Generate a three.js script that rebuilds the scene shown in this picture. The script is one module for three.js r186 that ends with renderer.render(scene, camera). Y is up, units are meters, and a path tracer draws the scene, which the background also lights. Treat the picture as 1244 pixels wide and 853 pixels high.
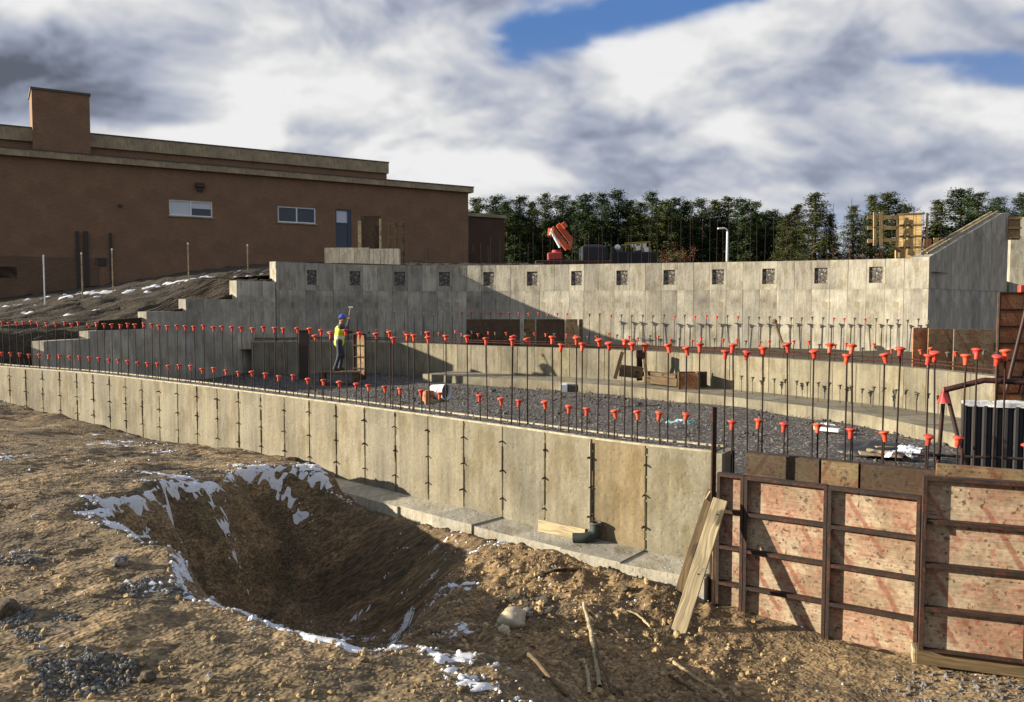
import * as THREE from 'three';
import { RoundedBoxGeometry } from 'three/addons/geometries/RoundedBoxGeometry.js';
import { mergeGeometries, mergeVertices } from 'three/addons/utils/BufferGeometryUtils.js';
import { MarchingCubes } from 'three/addons/objects/MarchingCubes.js';

// ------------------------------------------------------------------ camera, sky, sun, exposure
const scene = new THREE.Scene();
const EYE = 2.5, FOCAL = 1015, PITCH = Math.atan(56.5 / FOCAL);   // eye height in metres; the lens in pixels of the 1244 x 853 photograph
const camera = new THREE.PerspectiveCamera(2 * Math.atan(426.5 / FOCAL) * 180 / Math.PI, 1244 / 853, 0.1, 6000);
camera.position.set(0, EYE, 0);
camera.rotation.x = -PITCH;
const renderer = new THREE.WebGLRenderer({ antialias: true });
renderer.toneMapping = THREE.LinearToneMapping;
renderer.toneMappingExposure = 2.25;
renderer.shadowMap.enabled = true;
const SUN = { az: -1, depth: -0.03, tan: 0.25, strength: 5 };
const sun = new THREE.DirectionalLight(new THREE.Color(1, 0.88, 0.69), SUN.strength);
sun.position.set(SUN.az * 80, SUN.tan * 80, -SUN.depth * 80 - 20);
sun.target.position.set(0, 0, -20);
sun.castShadow = true;
sun.shadow.mapSize.set(4096, 4096);
Object.assign(sun.shadow.camera, { left: -60, right: 60, top: 60, bottom: -60, near: 1, far: 220 });
scene.add(sun, sun.target);

// ------------------------------------------------------------------ noise
function rng(seed) {
  let s = seed >>> 0;
  return () => { s = (s + 0x6d2b79f5) | 0; let t = Math.imul(s ^ (s >>> 15), 1 | s); t = (t + Math.imul(t ^ (t >>> 7), 61 | t)) ^ t; return ((t ^ (t >>> 14)) >>> 0) / 4294967296; };
}
const hash2 = (x, y, s) => { let h = Math.imul(x | 0, 374761393) + Math.imul(y | 0, 668265263) + Math.imul(s | 0, 2147483647 ^ 0x5bd1e995); h = Math.imul(h ^ (h >>> 13), 1274126177); return ((h ^ (h >>> 16)) >>> 0) / 4294967296; };
function vn(x, y, s = 0, p = 0) {                                  // value noise 0..1, period p when p > 0
  const xi = Math.floor(x), yi = Math.floor(y), fx = x - xi, fy = y - yi;
  const u = fx * fx * fx * (fx * (fx * 6 - 15) + 10), v = fy * fy * fy * (fy * (fy * 6 - 15) + 10);
  const w = p ? (a) => ((a % p) + p) % p : (a) => a;
  const a = hash2(w(xi), w(yi), s), b = hash2(w(xi + 1), w(yi), s), c = hash2(w(xi), w(yi + 1), s), d = hash2(w(xi + 1), w(yi + 1), s);
  return a + (b - a) * u + (c - a) * v + (a - b - c + d) * u * v;
}
function fbm(x, y, oct = 4, s = 0, p = 0, gain = 0.5) {
  let sum = 0, amp = 1, tot = 0;
  for (let i = 0; i < oct; i++) { sum += amp * vn(x, y, s + i * 17, p); tot += amp; amp *= gain; x *= 2; y *= 2; p *= 2; }
  return sum / tot;
}
function cell(x, y, s, p) {                                         // cellular noise: distances to the two nearest points, id of the nearest
  const xi = Math.floor(x), yi = Math.floor(y); let d1 = 9, d2 = 9, id = 0;
  for (let j = -1; j <= 1; j++) for (let i = -1; i <= 1; i++) {
    const cx = xi + i, cy = yi + j, wx = ((cx % p) + p) % p, wy = ((cy % p) + p) % p;
    const d = Math.hypot(cx + hash2(wx, wy, s) - x, cy + hash2(wx, wy, s + 7) - y);
    if (d < d1) { d2 = d1; d1 = d; id = hash2(wx, wy, s + 3); } else if (d < d2) d2 = d;
  }
  return [d1, d2, id];
}
const clamp = (x, a = 0, b = 1) => Math.min(b, Math.max(a, x));
const smooth = (a, b, x) => { const t = clamp((x - a) / (b - a)); return t * t * (3 - 2 * t); };
const mix = (a, b, t) => a + (b - a) * t;
const mix3 = (a, b, t) => [mix(a[0], b[0], t), mix(a[1], b[1], t), mix(a[2], b[2], t)];

// ------------------------------------------------------------------ sky: broken cloud with blue gaps
{
  const W = 2048, H = 1024, data = new Float32Array(W * H * 4), SKY = 0.40;
  const D = 180 / Math.PI;
  // cloud masses in a flat chart of the sky ahead (tangent of azimuth and of elevation, in thousandths): centre, half sizes, added cover, added brightness
  const masses = [[-520, 262, 150, 46, .3, -.27], [-640, 250, 120, 50, .3, -.2], [-300, 225, 130, 60, .3, .24], [-450, 345, 160, 50, .3, .10], [-590, 205, 90, 30, .2, .22], [-130, 250, 90, 70, .25, -.06], [-110, 152, 110, 34, .25, .22], [-250, 185, 90, 22, .2, .16],
    [110, 346, 150, 44, -.56, .0], [235, 365, 90, 34, -.46, 0], [10, 300, 70, 34, -.36, -.04], [-10, 365, 60, 40, .25, -.20], [575, 262, 70, 26, -.32, -.05], [600, 335, 60, 16, -.26, 0], [500, 285, 90, 12, -.22, 0], [420, 330, 160, 46, .3, .02], [200, 265, 100, 30, .2, .08], [360, 170, 190, 34, .2, -.10], [260, 215, 120, 26, .2, .06], [380, 122, 80, 20, .25, .26], [560, 225, 70, 22, .2, .18], [110, 130, 130, 36, .15, .03], [480, 70, 180, 36, -.12, .02]];
  for (let j = 0; j < H; j++) for (let i = 0; i < W; i++) {
    const ph = ((i + .5) / W - .5) * 2 * Math.PI, th = ((j + .5) / H - .5) * Math.PI;
    const y = Math.sin(th), x = Math.cos(th) * Math.cos(ph), z = Math.cos(th) * Math.sin(ph), o = (j * W + i) * 4;
    let c;
    if (y < -0.02) c = [.12, .11, .10];
    else {
      const el = Math.asin(y) * D, az = Math.atan2(x, -z) * D;
      const k = 1 / (Math.max(y, 0) + .34), px = x * k, pz = z * k;            // a cloud deck seen in perspective
      const w1 = fbm(px * 2.4 + 5, pz * 2.4, 4, 11) - .5;
      const n = fbm(px * 3.4 + w1 * 1.1 + 3.2, pz * 4.4 + w1 * .9, 7, 31, 0, .59);
      const m = fbm(px * 4.2 + 9 + w1 * 1.5, pz * 5.6 - w1 * 1.3, 7, 57, 0, .60);
      let cov = n + .22 - .13 * smooth(24, 55, el), br = (m - .5) * 1.25 + (n - .5) * .45;
      if (Math.abs(az) < 70) for (const [a, e, sa, se, dc, db] of masses) {
        const ta = Math.tan(az / D) * 1000, te = Math.tan(el / D) / Math.cos(az / D) * 1000;
        const g = Math.exp(-(((ta - a + w1 * 90) / sa) ** 2) - ((te - e + w1 * 70) / se) ** 2);
        cov += dc * g; br += db * g;
      }
      const cover = smooth(.38, .68, cov);
      const blue = mix3([.42, .50, .66], [.11, .245, .56], smooth(1, 20, el));
      const light = clamp(.64 + br - .10 * smooth(24, 60, el), .16, .96);
      const cloud = [light * mix(.80, 1.0, smooth(.35, .9, light)), light * mix(.90, 1.0, smooth(.35, .9, light)), light * mix(1.16, 1.0, smooth(.35, .9, light))];
      c = mix3(blue, cloud, cover);
      const hz = Math.exp(-el / 2.5) * .3; c = mix3(c, [.60, .65, .74], hz);
    }
    data[o] = c[0] * SKY; data[o + 1] = c[1] * SKY; data[o + 2] = c[2] * SKY; data[o + 3] = 1;
  }
  const sky = new THREE.DataTexture(data, W, H, THREE.RGBAFormat, THREE.FloatType);
  sky.mapping = THREE.EquirectangularReflectionMapping; sky.magFilter = sky.minFilter = THREE.LinearFilter; sky.needsUpdate = true;
  scene.background = sky; scene.environment = sky;
}

// ------------------------------------------------------------------ textures
function tex(N, metres, f, srgb = true) {
  const d = new Uint8Array(N * N * 4);
  for (let j = 0; j < N; j++) for (let i = 0; i < N; i++) {
    const c = f(i / N, j / N), o = (j * N + i) * 4;
    if (c.length) { d[o] = clamp(c[0]) * 255; d[o + 1] = clamp(c[1]) * 255; d[o + 2] = clamp(c[2]) * 255; } else d[o] = d[o + 1] = d[o + 2] = clamp(c) * 255;
    d[o + 3] = 255;
  }
  const t = new THREE.DataTexture(d, N, N); t.wrapS = t.wrapT = THREE.RepeatWrapping; t.magFilter = THREE.LinearFilter; t.minFilter = THREE.LinearMipmapLinearFilter; t.generateMipmaps = true;
  if (srgb) t.colorSpace = THREE.SRGBColorSpace;
  t.repeat.set(1 / metres, 1 / metres); t.needsUpdate = true; return t;
}
const T = {};
T.concrete = tex(1024, 2.6, (u, v) => {
  const b = fbm(u * 6, v * 6, 5, 3, 6), s = fbm(u * 48, v * 5, 3, 9, 0 || 48), f = fbm(u * 90, v * 90, 2, 21, 90);
  const sp = smooth(.80, .9, vn(u * 120, v * 120, 77, 120)), st = smooth(.60, .76, fbm(u * 9, v * 4, 4, 45, 0));
  let k = .83 + (b - .5) * .30 + (s - .5) * .20 + (f - .5) * .09 - sp * .07;
  return [k * .80 - st * .06, k * .765 - st * .07, k * .665 - st * .09];
});
T.concreteBump = tex(512, 2.6, (u, v) => .5 + (fbm(u * 40, v * 40, 4, 5, 40) - .5) * .7 - smooth(.8, .9, vn(u * 80, v * 80, 77, 80)) * .4, false);
T.dirt = tex(1024, 2.3, (u, v) => {
  const a = fbm(u * 5, v * 5, 5, 4, 5), b = fbm(u * 24, v * 24, 4, 14, 24), c = fbm(u * 110, v * 110, 2, 24, 110);
  let col = mix3([.655, .578, .47], [.50, .45, .37], smooth(.35, .66, a));
  col = mix3(col, [.40, .35, .28], smooth(.52, .7, b) * .7);
  const k = .84 + (b - .5) * .38 + (c - .5) * .62;
  return [col[0] * k, col[1] * k, col[2] * k];
});
T.dirtBump = tex(1024, 2.3, (u, v) => .5 + (fbm(u * 30, v * 30, 5, 14, 30) - .5) * .9 + (vn(u * 150, v * 150, 3, 150) - .5) * .25, false);
T.gravel = tex(1024, 1.7, (u, v) => {
  const [d1, d2, id] = cell(u * 52, v * 52, 6, 52), [e1, e2, ie] = cell(u * 21, v * 21, 9, 21);
  const big = ie > .74 && e2 - e1 > .16, k = big ? .42 + ie * .2 : (d2 - d1 < .09 ? .17 : .24 + id * .34), w = vn(u * 9, v * 9, 8, 9);
  return [k * (.98 + w * .06), k * .97, k * (.98 - w * .07)];
});
T.gravelBump = tex(1024, 1.7, (u, v) => { const [d1, d2] = cell(u * 52, v * 52, 6, 52), [e1, e2, ie] = cell(u * 21, v * 21, 9, 21); return Math.max(clamp((d2 - d1) * 1.1) * .6, ie > .74 ? clamp((e2 - e1) * 1.6) : 0); }, false);
T.wood = tex(512, 1.1, (u, v) => {
  const w = fbm(u * 4, v * 4, 3, 2, 4), g = fbm(u * 5 + w, v * 90 + w * 6, 3, 12, 0), kn = smooth(.86, .93, vn(u * 5, v * 14, 33, 0));
  const k = .82 + (g - .5) * .5 + (w - .5) * .25 - kn * .3; return [k * .86, k * .80, k * .66];
});
T.ply = tex(1024, 1.22, (u, v) => {                                  // form plywood: cement film, red release dye, dark specks, repeating red-brown diagonal streaks
  const a = fbm(u * 5, v * 5, 5, 8, 5), b = fbm(u * 9, v * 9, 5, 18, 9), c = fbm(u * 60, v * 60, 3, 28, 60), gr = fbm(u * 6, v * 150, 3, 68, 0);
  let col = mix3([.83, .775, .69], [.71, .625, .535], smooth(.35, .68, a));
  col = mix3(col, [.78, .59, .52], smooth(.44, .66, b) * .45);
  col = mix3(col, [.72, .33, .28], smooth(.64, .74, fbm(u * 42, v * 42, 3, 78, 42)) * smooth(.42, .6, b) * .45);
  col = mix3(col, [.36, .29, .21], smooth(.68, .80, fbm(u * 46, v * 46, 3, 48, 46)) * .7);
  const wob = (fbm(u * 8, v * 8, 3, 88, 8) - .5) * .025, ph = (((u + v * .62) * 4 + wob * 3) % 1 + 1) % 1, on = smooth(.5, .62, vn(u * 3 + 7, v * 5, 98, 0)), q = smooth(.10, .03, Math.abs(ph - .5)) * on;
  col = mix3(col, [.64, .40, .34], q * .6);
  const k = .86 + (c - .5) * .28 + (gr - .5) * .22; return [col[0] * k, col[1] * k, col[2] * k];
});
T.rust = tex(512, .8, (u, v) => { const a = fbm(u * 9, v * 9, 5, 7, 9), k = .7 + (fbm(u * 60, v * 60, 2, 6, 60) - .5) * .7; const c = mix3([.26, .20, .17], [.42, .26, .17], smooth(.42, .68, a)); return [c[0] * k, c[1] * k, c[2] * k]; });
T.brick = tex(1024, 3.2, (u, v) => {
  const row = Math.floor(v * 44), x = u * 16 + (row % 2) * .5, fx = x - Math.floor(x), fy = v * 44 - row;
  const m = fx < .045 || fy < .13, id = hash2(((Math.floor(x) % 16) + 16) % 16, row, 5), w = fbm(u * 4, v * 4, 4, 3, 4), k = (.94 + id * .10) * (.90 + w * .20);
  return m ? [.44, .37, .31] : [.46 * k, .36 * k, .285 * k];
});
T.soilNoise = tex(512, 4, (u, v) => { const a = fbm(u * 8, v * 8, 5, 9, 8), b = fbm(u * 60, v * 60, 3, 9, 60); const c = mix3([.33, .29, .21], [.31, .28, .19], smooth(.45, .6, a)), k = .6 + b * .8; return [c[0] * k, c[1] * k, c[2] * k]; });

const std = (o) => new THREE.MeshStandardMaterial({ roughness: .9, metalness: 0, ...o });
const lin = (r, g, b) => new THREE.Color().setRGB(r, g, b);
const M = {
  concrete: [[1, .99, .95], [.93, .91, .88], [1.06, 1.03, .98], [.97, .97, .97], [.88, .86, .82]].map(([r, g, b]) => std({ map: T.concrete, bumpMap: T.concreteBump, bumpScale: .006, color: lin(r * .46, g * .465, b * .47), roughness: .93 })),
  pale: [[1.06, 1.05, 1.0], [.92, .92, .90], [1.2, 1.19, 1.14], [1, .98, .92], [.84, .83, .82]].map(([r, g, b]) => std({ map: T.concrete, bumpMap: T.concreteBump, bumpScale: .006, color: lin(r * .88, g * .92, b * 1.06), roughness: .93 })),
  brownWall: std({ map: T.concrete, bumpMap: T.concreteBump, bumpScale: .006, color: lin(.44, .385, .30), roughness: .93 }),
  seam: std({ map: T.concrete, color: lin(.30, .27, .21), bumpMap: T.concreteBump, bumpScale: .01 }),
  keyway: std({ map: T.gravel, bumpMap: T.gravelBump, bumpScale: .02, color: lin(.55, .55, .55) }),
  edge: std({ map: T.concrete, color: lin(.85, .86, .85), roughness: .9 }),
  pocket: std({ map: T.gravel, bumpMap: T.gravelBump, bumpScale: .02, color: lin(1.0, .95, .86) }),
  dirt: std({ map: T.dirt, bumpMap: T.dirtBump, bumpScale: .02, vertexColors: true, roughness: 1 }),
  soil: std({ map: T.soilNoise, vertexColors: true, bumpMap: T.dirtBump, bumpScale: .03, roughness: 1 }),
  gravel: std({ color: lin(.62, .61, .60), map: T.gravel, bumpMap: T.gravelBump, bumpScale: .03, roughness: .95 }),
  snow: std({ color: lin(.62, .64, .67), roughness: .85, bumpMap: T.dirtBump, bumpScale: .02 }),
  brick: std({ map: T.brick, color: lin(1.16, 1.12, 1.02), roughness: .95 }),
  brickPale: std({ map: T.brick, color: lin(.8, .8, .78), roughness: .95 }),
  coping: std({ map: T.concrete, color: lin(.72, .63, .50), roughness: .6 }),
  copingDark: std({ color: lin(.07, .06, .055), roughness: .6 }),
  roof: std({ color: lin(.09, .09, .09), roughness: .95 }),
  white: std({ color: lin(.72, .73, .74), roughness: .5 }),
  glass: std({ color: lin(.03, .04, .055), roughness: .08 }),
  blind: std({ color: lin(.55, .58, .62), roughness: .35 }),
  blueFrame: std({ color: lin(.02, .05, .09), roughness: .4 }),
  darkPipe: std({ color: lin(.035, .022, .018), roughness: .6 }),
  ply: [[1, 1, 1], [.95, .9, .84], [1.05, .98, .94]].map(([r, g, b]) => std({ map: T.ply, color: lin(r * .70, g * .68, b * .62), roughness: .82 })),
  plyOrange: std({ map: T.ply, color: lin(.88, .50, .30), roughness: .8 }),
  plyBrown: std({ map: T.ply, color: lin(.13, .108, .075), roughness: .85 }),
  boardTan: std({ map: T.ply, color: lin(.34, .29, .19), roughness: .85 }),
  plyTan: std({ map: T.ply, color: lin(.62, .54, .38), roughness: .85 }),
  rust: std({ map: T.rust, color: lin(.62, .58, .56), roughness: .8, bumpMap: T.dirtBump, bumpScale: .002 }),
  darkSteel: std({ map: T.rust, color: lin(.62, .47, .38), roughness: .75 }),
  redSteel: std({ map: T.rust, color: lin(.62, .22, .2), roughness: .6 }),
  rebar: std({ map: T.rust, color: lin(.42, .36, .32), roughness: .75, metalness: .3 }),
  wood: std({ map: T.wood, color: lin(.74, .71, .66), roughness: .9 }),
  woodWarm: std({ map: T.wood, color: lin(.86, .70, .46), roughness: .85 }),
  woodDark: std({ map: T.wood, color: lin(.24, .19, .14), roughness: .9 }),
  bark: std({ map: T.wood, color: lin(.16, .12, .08), roughness: 1 }),
};
M.capOrange = [[.60, .065, .032], [.52, .055, .034], [.64, .085, .034]].map(([r, g, b]) => std({ color: lin(r, g, b), roughness: .45 }));
M.capDark = std({ color: lin(.10, .09, .06), roughness: .6 });
M.capPale = std({ color: lin(.55, .42, .36), roughness: .6 });

// ------------------------------------------------------------------ geometry helpers.  Plan points are [x, d]: metres to the right of and ahead of the camera; world z = -d.
const cP = Math.cos(PITCH), sP = Math.sin(PITCH);
function ray(px, py) { const u = (px - 622) / FOCAL, v = (426.5 - py) / FOCAL, f = cP + v * sP; return [u / f, (v * cP - sP) / f]; }
const atD = (px, py, d) => { const [a, b] = ray(px, py); return [a * d, EYE + b * d, d]; };                      // point seen at a pixel, at depth d: [x, y, d]
const onY = (px, py, y) => { const [a, b] = ray(px, py), d = (y - EYE) / b; return [a * d, d]; };                // plan point seen at a pixel, at height y
const yAt = (py, d) => EYE + ray(622, py)[1] * d;
const V = (x, y, d) => new THREE.Vector3(x, y, -d);
const used = new Map();
function numbered(n) { const k = used.get(n) || 0; used.set(n, k + 1); return k ? n + '_' + String(k).padStart(3, '0') : n; }
function mesh(name, geo, mat, parent = scene) {
  const m = new THREE.Mesh(Array.isArray(geo) ? merge(geo) : geo, mat);
  m.name = parent === scene ? numbered(name) : name; m.castShadow = m.receiveShadow = true; parent.add(m); return m;
}
function tag(o, label, category, group, kind) { o.userData.label = label; if (category) o.userData.category = category; if (group) o.userData.group = group; if (kind) o.userData.kind = kind; return o; }
function thing(name, label, category, p = [0, 0, 0], turn = 0, group) {
  const o = new THREE.Group(); o.name = numbered(name); o.position.set(p[0], p[1], -p[2]); o.rotation.y = turn; scene.add(o); return tag(o, label, category, group);
}
const structure = (o, label) => tag(o, label, null, null, 'structure');
function dup(src, name, label, p, turn = 0, scale = 1) { const c = src.clone(); c.name = numbered(name); c.userData = { ...src.userData, label }; c.position.set(p[0], p[1], -p[2]); c.rotation.y = turn; if (scale.length) c.scale.set(...scale); else c.scale.setScalar(scale); scene.add(c); return c; }
function merge(list) { return mergeGeometries(list.map((g) => { const n = g.index ? g.toNonIndexed() : g; for (const k of Object.keys(n.attributes)) if (!['position', 'normal', 'uv'].includes(k)) n.deleteAttribute(k); return n; })); }
function metric(geo, ou = 0, ov = 0, swap = false) {                 // box-mapped uv in metres
  const g = geo.index ? geo.toNonIndexed() : geo, p = g.attributes.position, uv = new Float32Array(p.count * 2), a = new THREE.Vector3(), b = new THREE.Vector3(), c = new THREE.Vector3(), n = new THREE.Vector3();
  for (let i = 0; i < p.count; i += 3) {
    a.fromBufferAttribute(p, i); b.fromBufferAttribute(p, i + 1); c.fromBufferAttribute(p, i + 2); n.copy(b).sub(a).cross(c.clone().sub(a));
    const ax = Math.abs(n.x), ay = Math.abs(n.y), az = Math.abs(n.z);
    [a, b, c].forEach((q, k) => { let s, t; if (ay >= ax && ay >= az) { s = q.x; t = q.z; } else if (ax > az) { s = q.z; t = q.y; } else { s = q.x; t = q.y; } if (swap) [s, t] = [t, s]; uv[(i + k) * 2] = s + ou; uv[(i + k) * 2 + 1] = t + ov; });
  }
  g.setAttribute('uv', new THREE.BufferAttribute(uv, 2)); return g;
}
const R0 = rng(77);
function box(w, h, l, bevel = .004, swap = false) { const m = Math.min(w, h, l); return metric(new RoundedBoxGeometry(w, h, l, 1, Math.min(bevel, m * .3)), R0() * 9, R0() * 9, swap); }
function boxAt(x, y, z, w, h, l, bevel, swap) { return box(w, h, l, bevel, swap).translate(x, y, z); }
function orient(g, a, b, up = new THREE.Vector3(0, 1, 0)) {         // local x along a->b, local y nearest to up
  const x = b.clone().sub(a).normalize(), z = x.clone().cross(up); if (z.lengthSq() < 1e-6) z.set(0, 0, 1); z.normalize(); const y = z.clone().cross(x);
  return g.applyMatrix4(new THREE.Matrix4().makeBasis(x, y, z).setPosition(a.clone().add(b).multiplyScalar(.5)));
}
const beam = (a, b, h, w, bevel = .004, up) => orient(box(a.distanceTo(b), h, w, bevel), a, b, up);
function rod(a, b, r, seg = 7, r2 = r) { const g = new THREE.CylinderGeometry(r2, r, a.distanceTo(b), seg); g.rotateZ(-Math.PI / 2); return orient(g, a, b); }
function prism(plan, y0, y1, ou = 0, ov = 0) {                      // vertical prism over a plan polygon; y1 may be one height per corner
  let pts = plan.map((p, i) => [p[0], p[1], Array.isArray(y1) ? y1[i] : y1, Array.isArray(y0) ? y0[i] : y0]), area = 0;
  pts.forEach((p, i) => { const q = pts[(i + 1) % pts.length]; area += p[0] * q[1] - q[0] * p[1]; });
  if (area < 0) pts.reverse();
  const pos = [], uv = []; let L = ou;
  const put = (p, y, s, t) => { pos.push(p[0], y, -p[1]); uv.push(s, t + ov); };
  pts.forEach((a, i) => {
    const b = pts[(i + 1) % pts.length], l = Math.hypot(b[0] - a[0], b[1] - a[1]);
    put(a, a[3], L, a[3]); put(b, b[3], L + l, b[3]); put(b, b[2], L + l, b[2]); put(a, a[3], L, a[3]); put(b, b[2], L + l, b[2]); put(a, a[2], L, a[2]); L += l;
  });
  for (const t of THREE.ShapeUtils.triangulateShape(pts.map((p) => new THREE.Vector2(p[0], p[1])), [])) {
    for (const k of t) put(pts[k], pts[k][2], pts[k][0] + ou, pts[k][1]);
    for (const k of [t[0], t[2], t[1]]) put(pts[k], pts[k][3], pts[k][0] + ou, pts[k][1]);
  }
  const g = new THREE.BufferGeometry(); g.setAttribute('position', new THREE.Float32BufferAttribute(pos, 3)); g.setAttribute('uv', new THREE.Float32BufferAttribute(uv, 2)); g.computeVertexNormals(); return g;
}
function spaced(poly, step, from = 0) {                             // points every step metres along a smooth curve through the plan points, with normals towards the near side
  const c = new THREE.CatmullRomCurve3(poly.map((p) => new THREE.Vector3(p[0], 0, p[1])), false, 'centripetal'); c.arcLengthDivisions = 800;
  const L = c.getLength(), out = [];
  for (let s = from; s <= L + 1e-6; s += step) { const p = c.getPointAt(Math.min(1, s / L)), t = c.getTangentAt(Math.min(1, s / L)); out.push({ p: [p.x, p.z], t: [t.x, t.z], n: [t.z, -t.x], s }); }
  out.length || out.push(null); out.total = L; return out;
}
const off = (q, n, t = 0) => [q.p[0] + q.n[0] * n + q.t[0] * t, q.p[1] + q.n[1] * n + q.t[1] * t];   // n metres towards the near side, t along

// ------------------------------------------------------------------ the front wall's plan and the ground
const WALL_TOP = 1.2;
const FRONT_PX = [[-160, 434], [-60, 440], [0, 445], [100, 452.5], [200, 463.5], [320, 478], [480, 499], [640, 521], [760, 537.5], [870, 549], [1000, 561], [1120, 574], [1260, 592]];
const frontPlan = FRONT_PX.map(([x, y]) => onY(x, y, WALL_TOP));
const frontAtPx = (px) => { let i = 1; while (i < FRONT_PX.length - 1 && FRONT_PX[i][0] < px) i++; const [x0, y0] = FRONT_PX[i - 1], [x1, y1] = FRONT_PX[i]; return onY(px, mix(y0, y1, (px - x0) / (x1 - x0)), WALL_TOP); };
function wallD(x) {                                                 // depth of the front wall's near face at a given x
  const P = frontPlan; let i = 1; while (i < P.length - 1 && P[i][0] < x) i++;
  return P[i - 1][1] + (P[i][1] - P[i - 1][1]) * (x - P[i - 1][0]) / (P[i][0] - P[i - 1][0]);
}
function spline(pts) {                                              // thin-plate spline through [x, d, y]
  const n = pts.length, U = (r2) => (r2 < 1e-9 ? 0 : r2 * Math.log(r2)), N = n + 3, A = [];
  for (let i = 0; i < N; i++) { A.push(new Float64Array(N + 1)); for (let j = 0; j < N; j++) A[i][j] = i < n && j < n ? U((pts[i][0] - pts[j][0]) ** 2 + (pts[i][1] - pts[j][1]) ** 2) + (i === j ? .02 : 0) : i < n ? [1, pts[i][0], pts[i][1]][j - n] : j < n ? [1, pts[j][0], pts[j][1]][i - n] : 0; A[i][N] = i < n ? pts[i][2] : 0; }
  for (let c = 0; c < N; c++) { let p = c; for (let r = c + 1; r < N; r++) if (Math.abs(A[r][c]) > Math.abs(A[p][c])) p = r; [A[c], A[p]] = [A[p], A[c]]; for (let r = 0; r < N; r++) if (r !== c) { const f = A[r][c] / A[c][c]; if (f) for (let k = c; k <= N; k++) A[r][k] -= f * A[c][k]; } }
  const w = A.map((r, i) => r[N] / r[i]);
  return (x, d) => { let s = w[n] + w[n + 1] * x + w[n + 2] * d; for (let i = 0; i < n; i++) s += w[i] * U((x - pts[i][0]) ** 2 + (d - pts[i][1]) ** 2); return s; };
}
const upper = spline([[-3, 4, .92], [-1, 3, .86], [.1, 2.2, .82], [-4, 7.3, .84], [-3.1, 9.8, .58], [-5, 12.4, .34], [-6.8, 14.4, .2], [-9, 16, .32], [-11, 17.4, .46], [-8, 9, .85], [-8, 12.5, .55], [-13, 15, .6], [0, 0, .9], [-20, 5, 1], [-20, 18, .8], [-6, 5, .95], [-2.2, 5.2, .87], [8, -3, .6]]);
const lower = spline([[-2.0, 7.4, -.12], [-1.2, 6.4, -.1], [-3, 9, 0], [-.2, 8.35, .10], [-1.3, 9.45, .06], [-.75, 8.9, .08], [-1.9, 9.9, .03], [-2.6, 10.6, .06], [.3, 6.5, .0], [1.2, 6.3, -.09], [.3, 4.6, .26], [.9, 3.4, .4], [2, 5, -.06], [3, 5, -.05], [3.4, 6, -.1], [2.4, 6.3, -.12], [1.4, 7.1, .08], [.6, 7.6, .13], [4.5, 4, .1], [8, 3, .2], [9, 6, .0], [2, 2, .35]]);
function pitDepth(x, d) {                                           // the dug hole: a steep face below the footing, a flat floor, an easier slope on the far right
  const t = (wallD(x) - d) * .76, r = x - (-.35 - (8.5 - d) * .22) + (fbm(x * 1.6, d * 1.6, 2, 6) - .5) * .35;
  return 1.0 * smooth(.52, 1.25, t) * smooth(.25, -1.05, r);
}
const RIM = [[760, 960, .62], [700, 900, .68], [615, 845, .73], [560, 815, .78], [500, 790, .82], [400, 770, .86], [330, 752, .87], [250, 705, .88], [180, 662, .86], [115, 612, .82], [160, 598, .78], [215, 586, .7], [330, 568, .55], [385, 574, .42]].map(([x, y, h]) => onY(x, y, h));
const rimLine = (() => { const c = new THREE.CatmullRomCurve3(RIM.map((p) => new THREE.Vector3(p[0], 0, p[1])), false, 'centripetal'); return c.getPoints(140).map((p) => [p.x, p.z]); })();
const lowPoly = [...rimLine, [rimLine.at(-1)[0] + .2, 13], [12, 13], [12, -2], [1.8, -2]];
function rimDist(x, d) {                                            // signed distance to the pit's rim, positive on the low side
  let best = 1e9, inside = false;
  for (let i = 1; i < rimLine.length; i++) { const [ax, ay] = rimLine[i - 1], [bx, by] = rimLine[i], vx = bx - ax, vy = by - ay, t = clamp(((x - ax) * vx + (d - ay) * vy) / (vx * vx + vy * vy)), q = (x - ax - vx * t) ** 2 + (d - ay - vy * t) ** 2; if (q < best) best = q; }
  for (let i = 0, j = lowPoly.length - 1; i < lowPoly.length; j = i++) { const [xi, yi] = lowPoly[i], [xj, yj] = lowPoly[j]; if (yi > d !== yj > d && x < ((xj - xi) * (d - yi)) / (yj - yi) + xi) inside = !inside; }
  return (inside ? 1 : -1) * Math.sqrt(best);
}
const ridged = (x, y, s) => { let a = 0, k = .5; for (let i = 0; i < 4; i++) { a += k * (1 - Math.abs(2 * vn(x, y, s + i) - 1)); x *= 2.1; y *= 2.1; k *= .5; } return a; };
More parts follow.
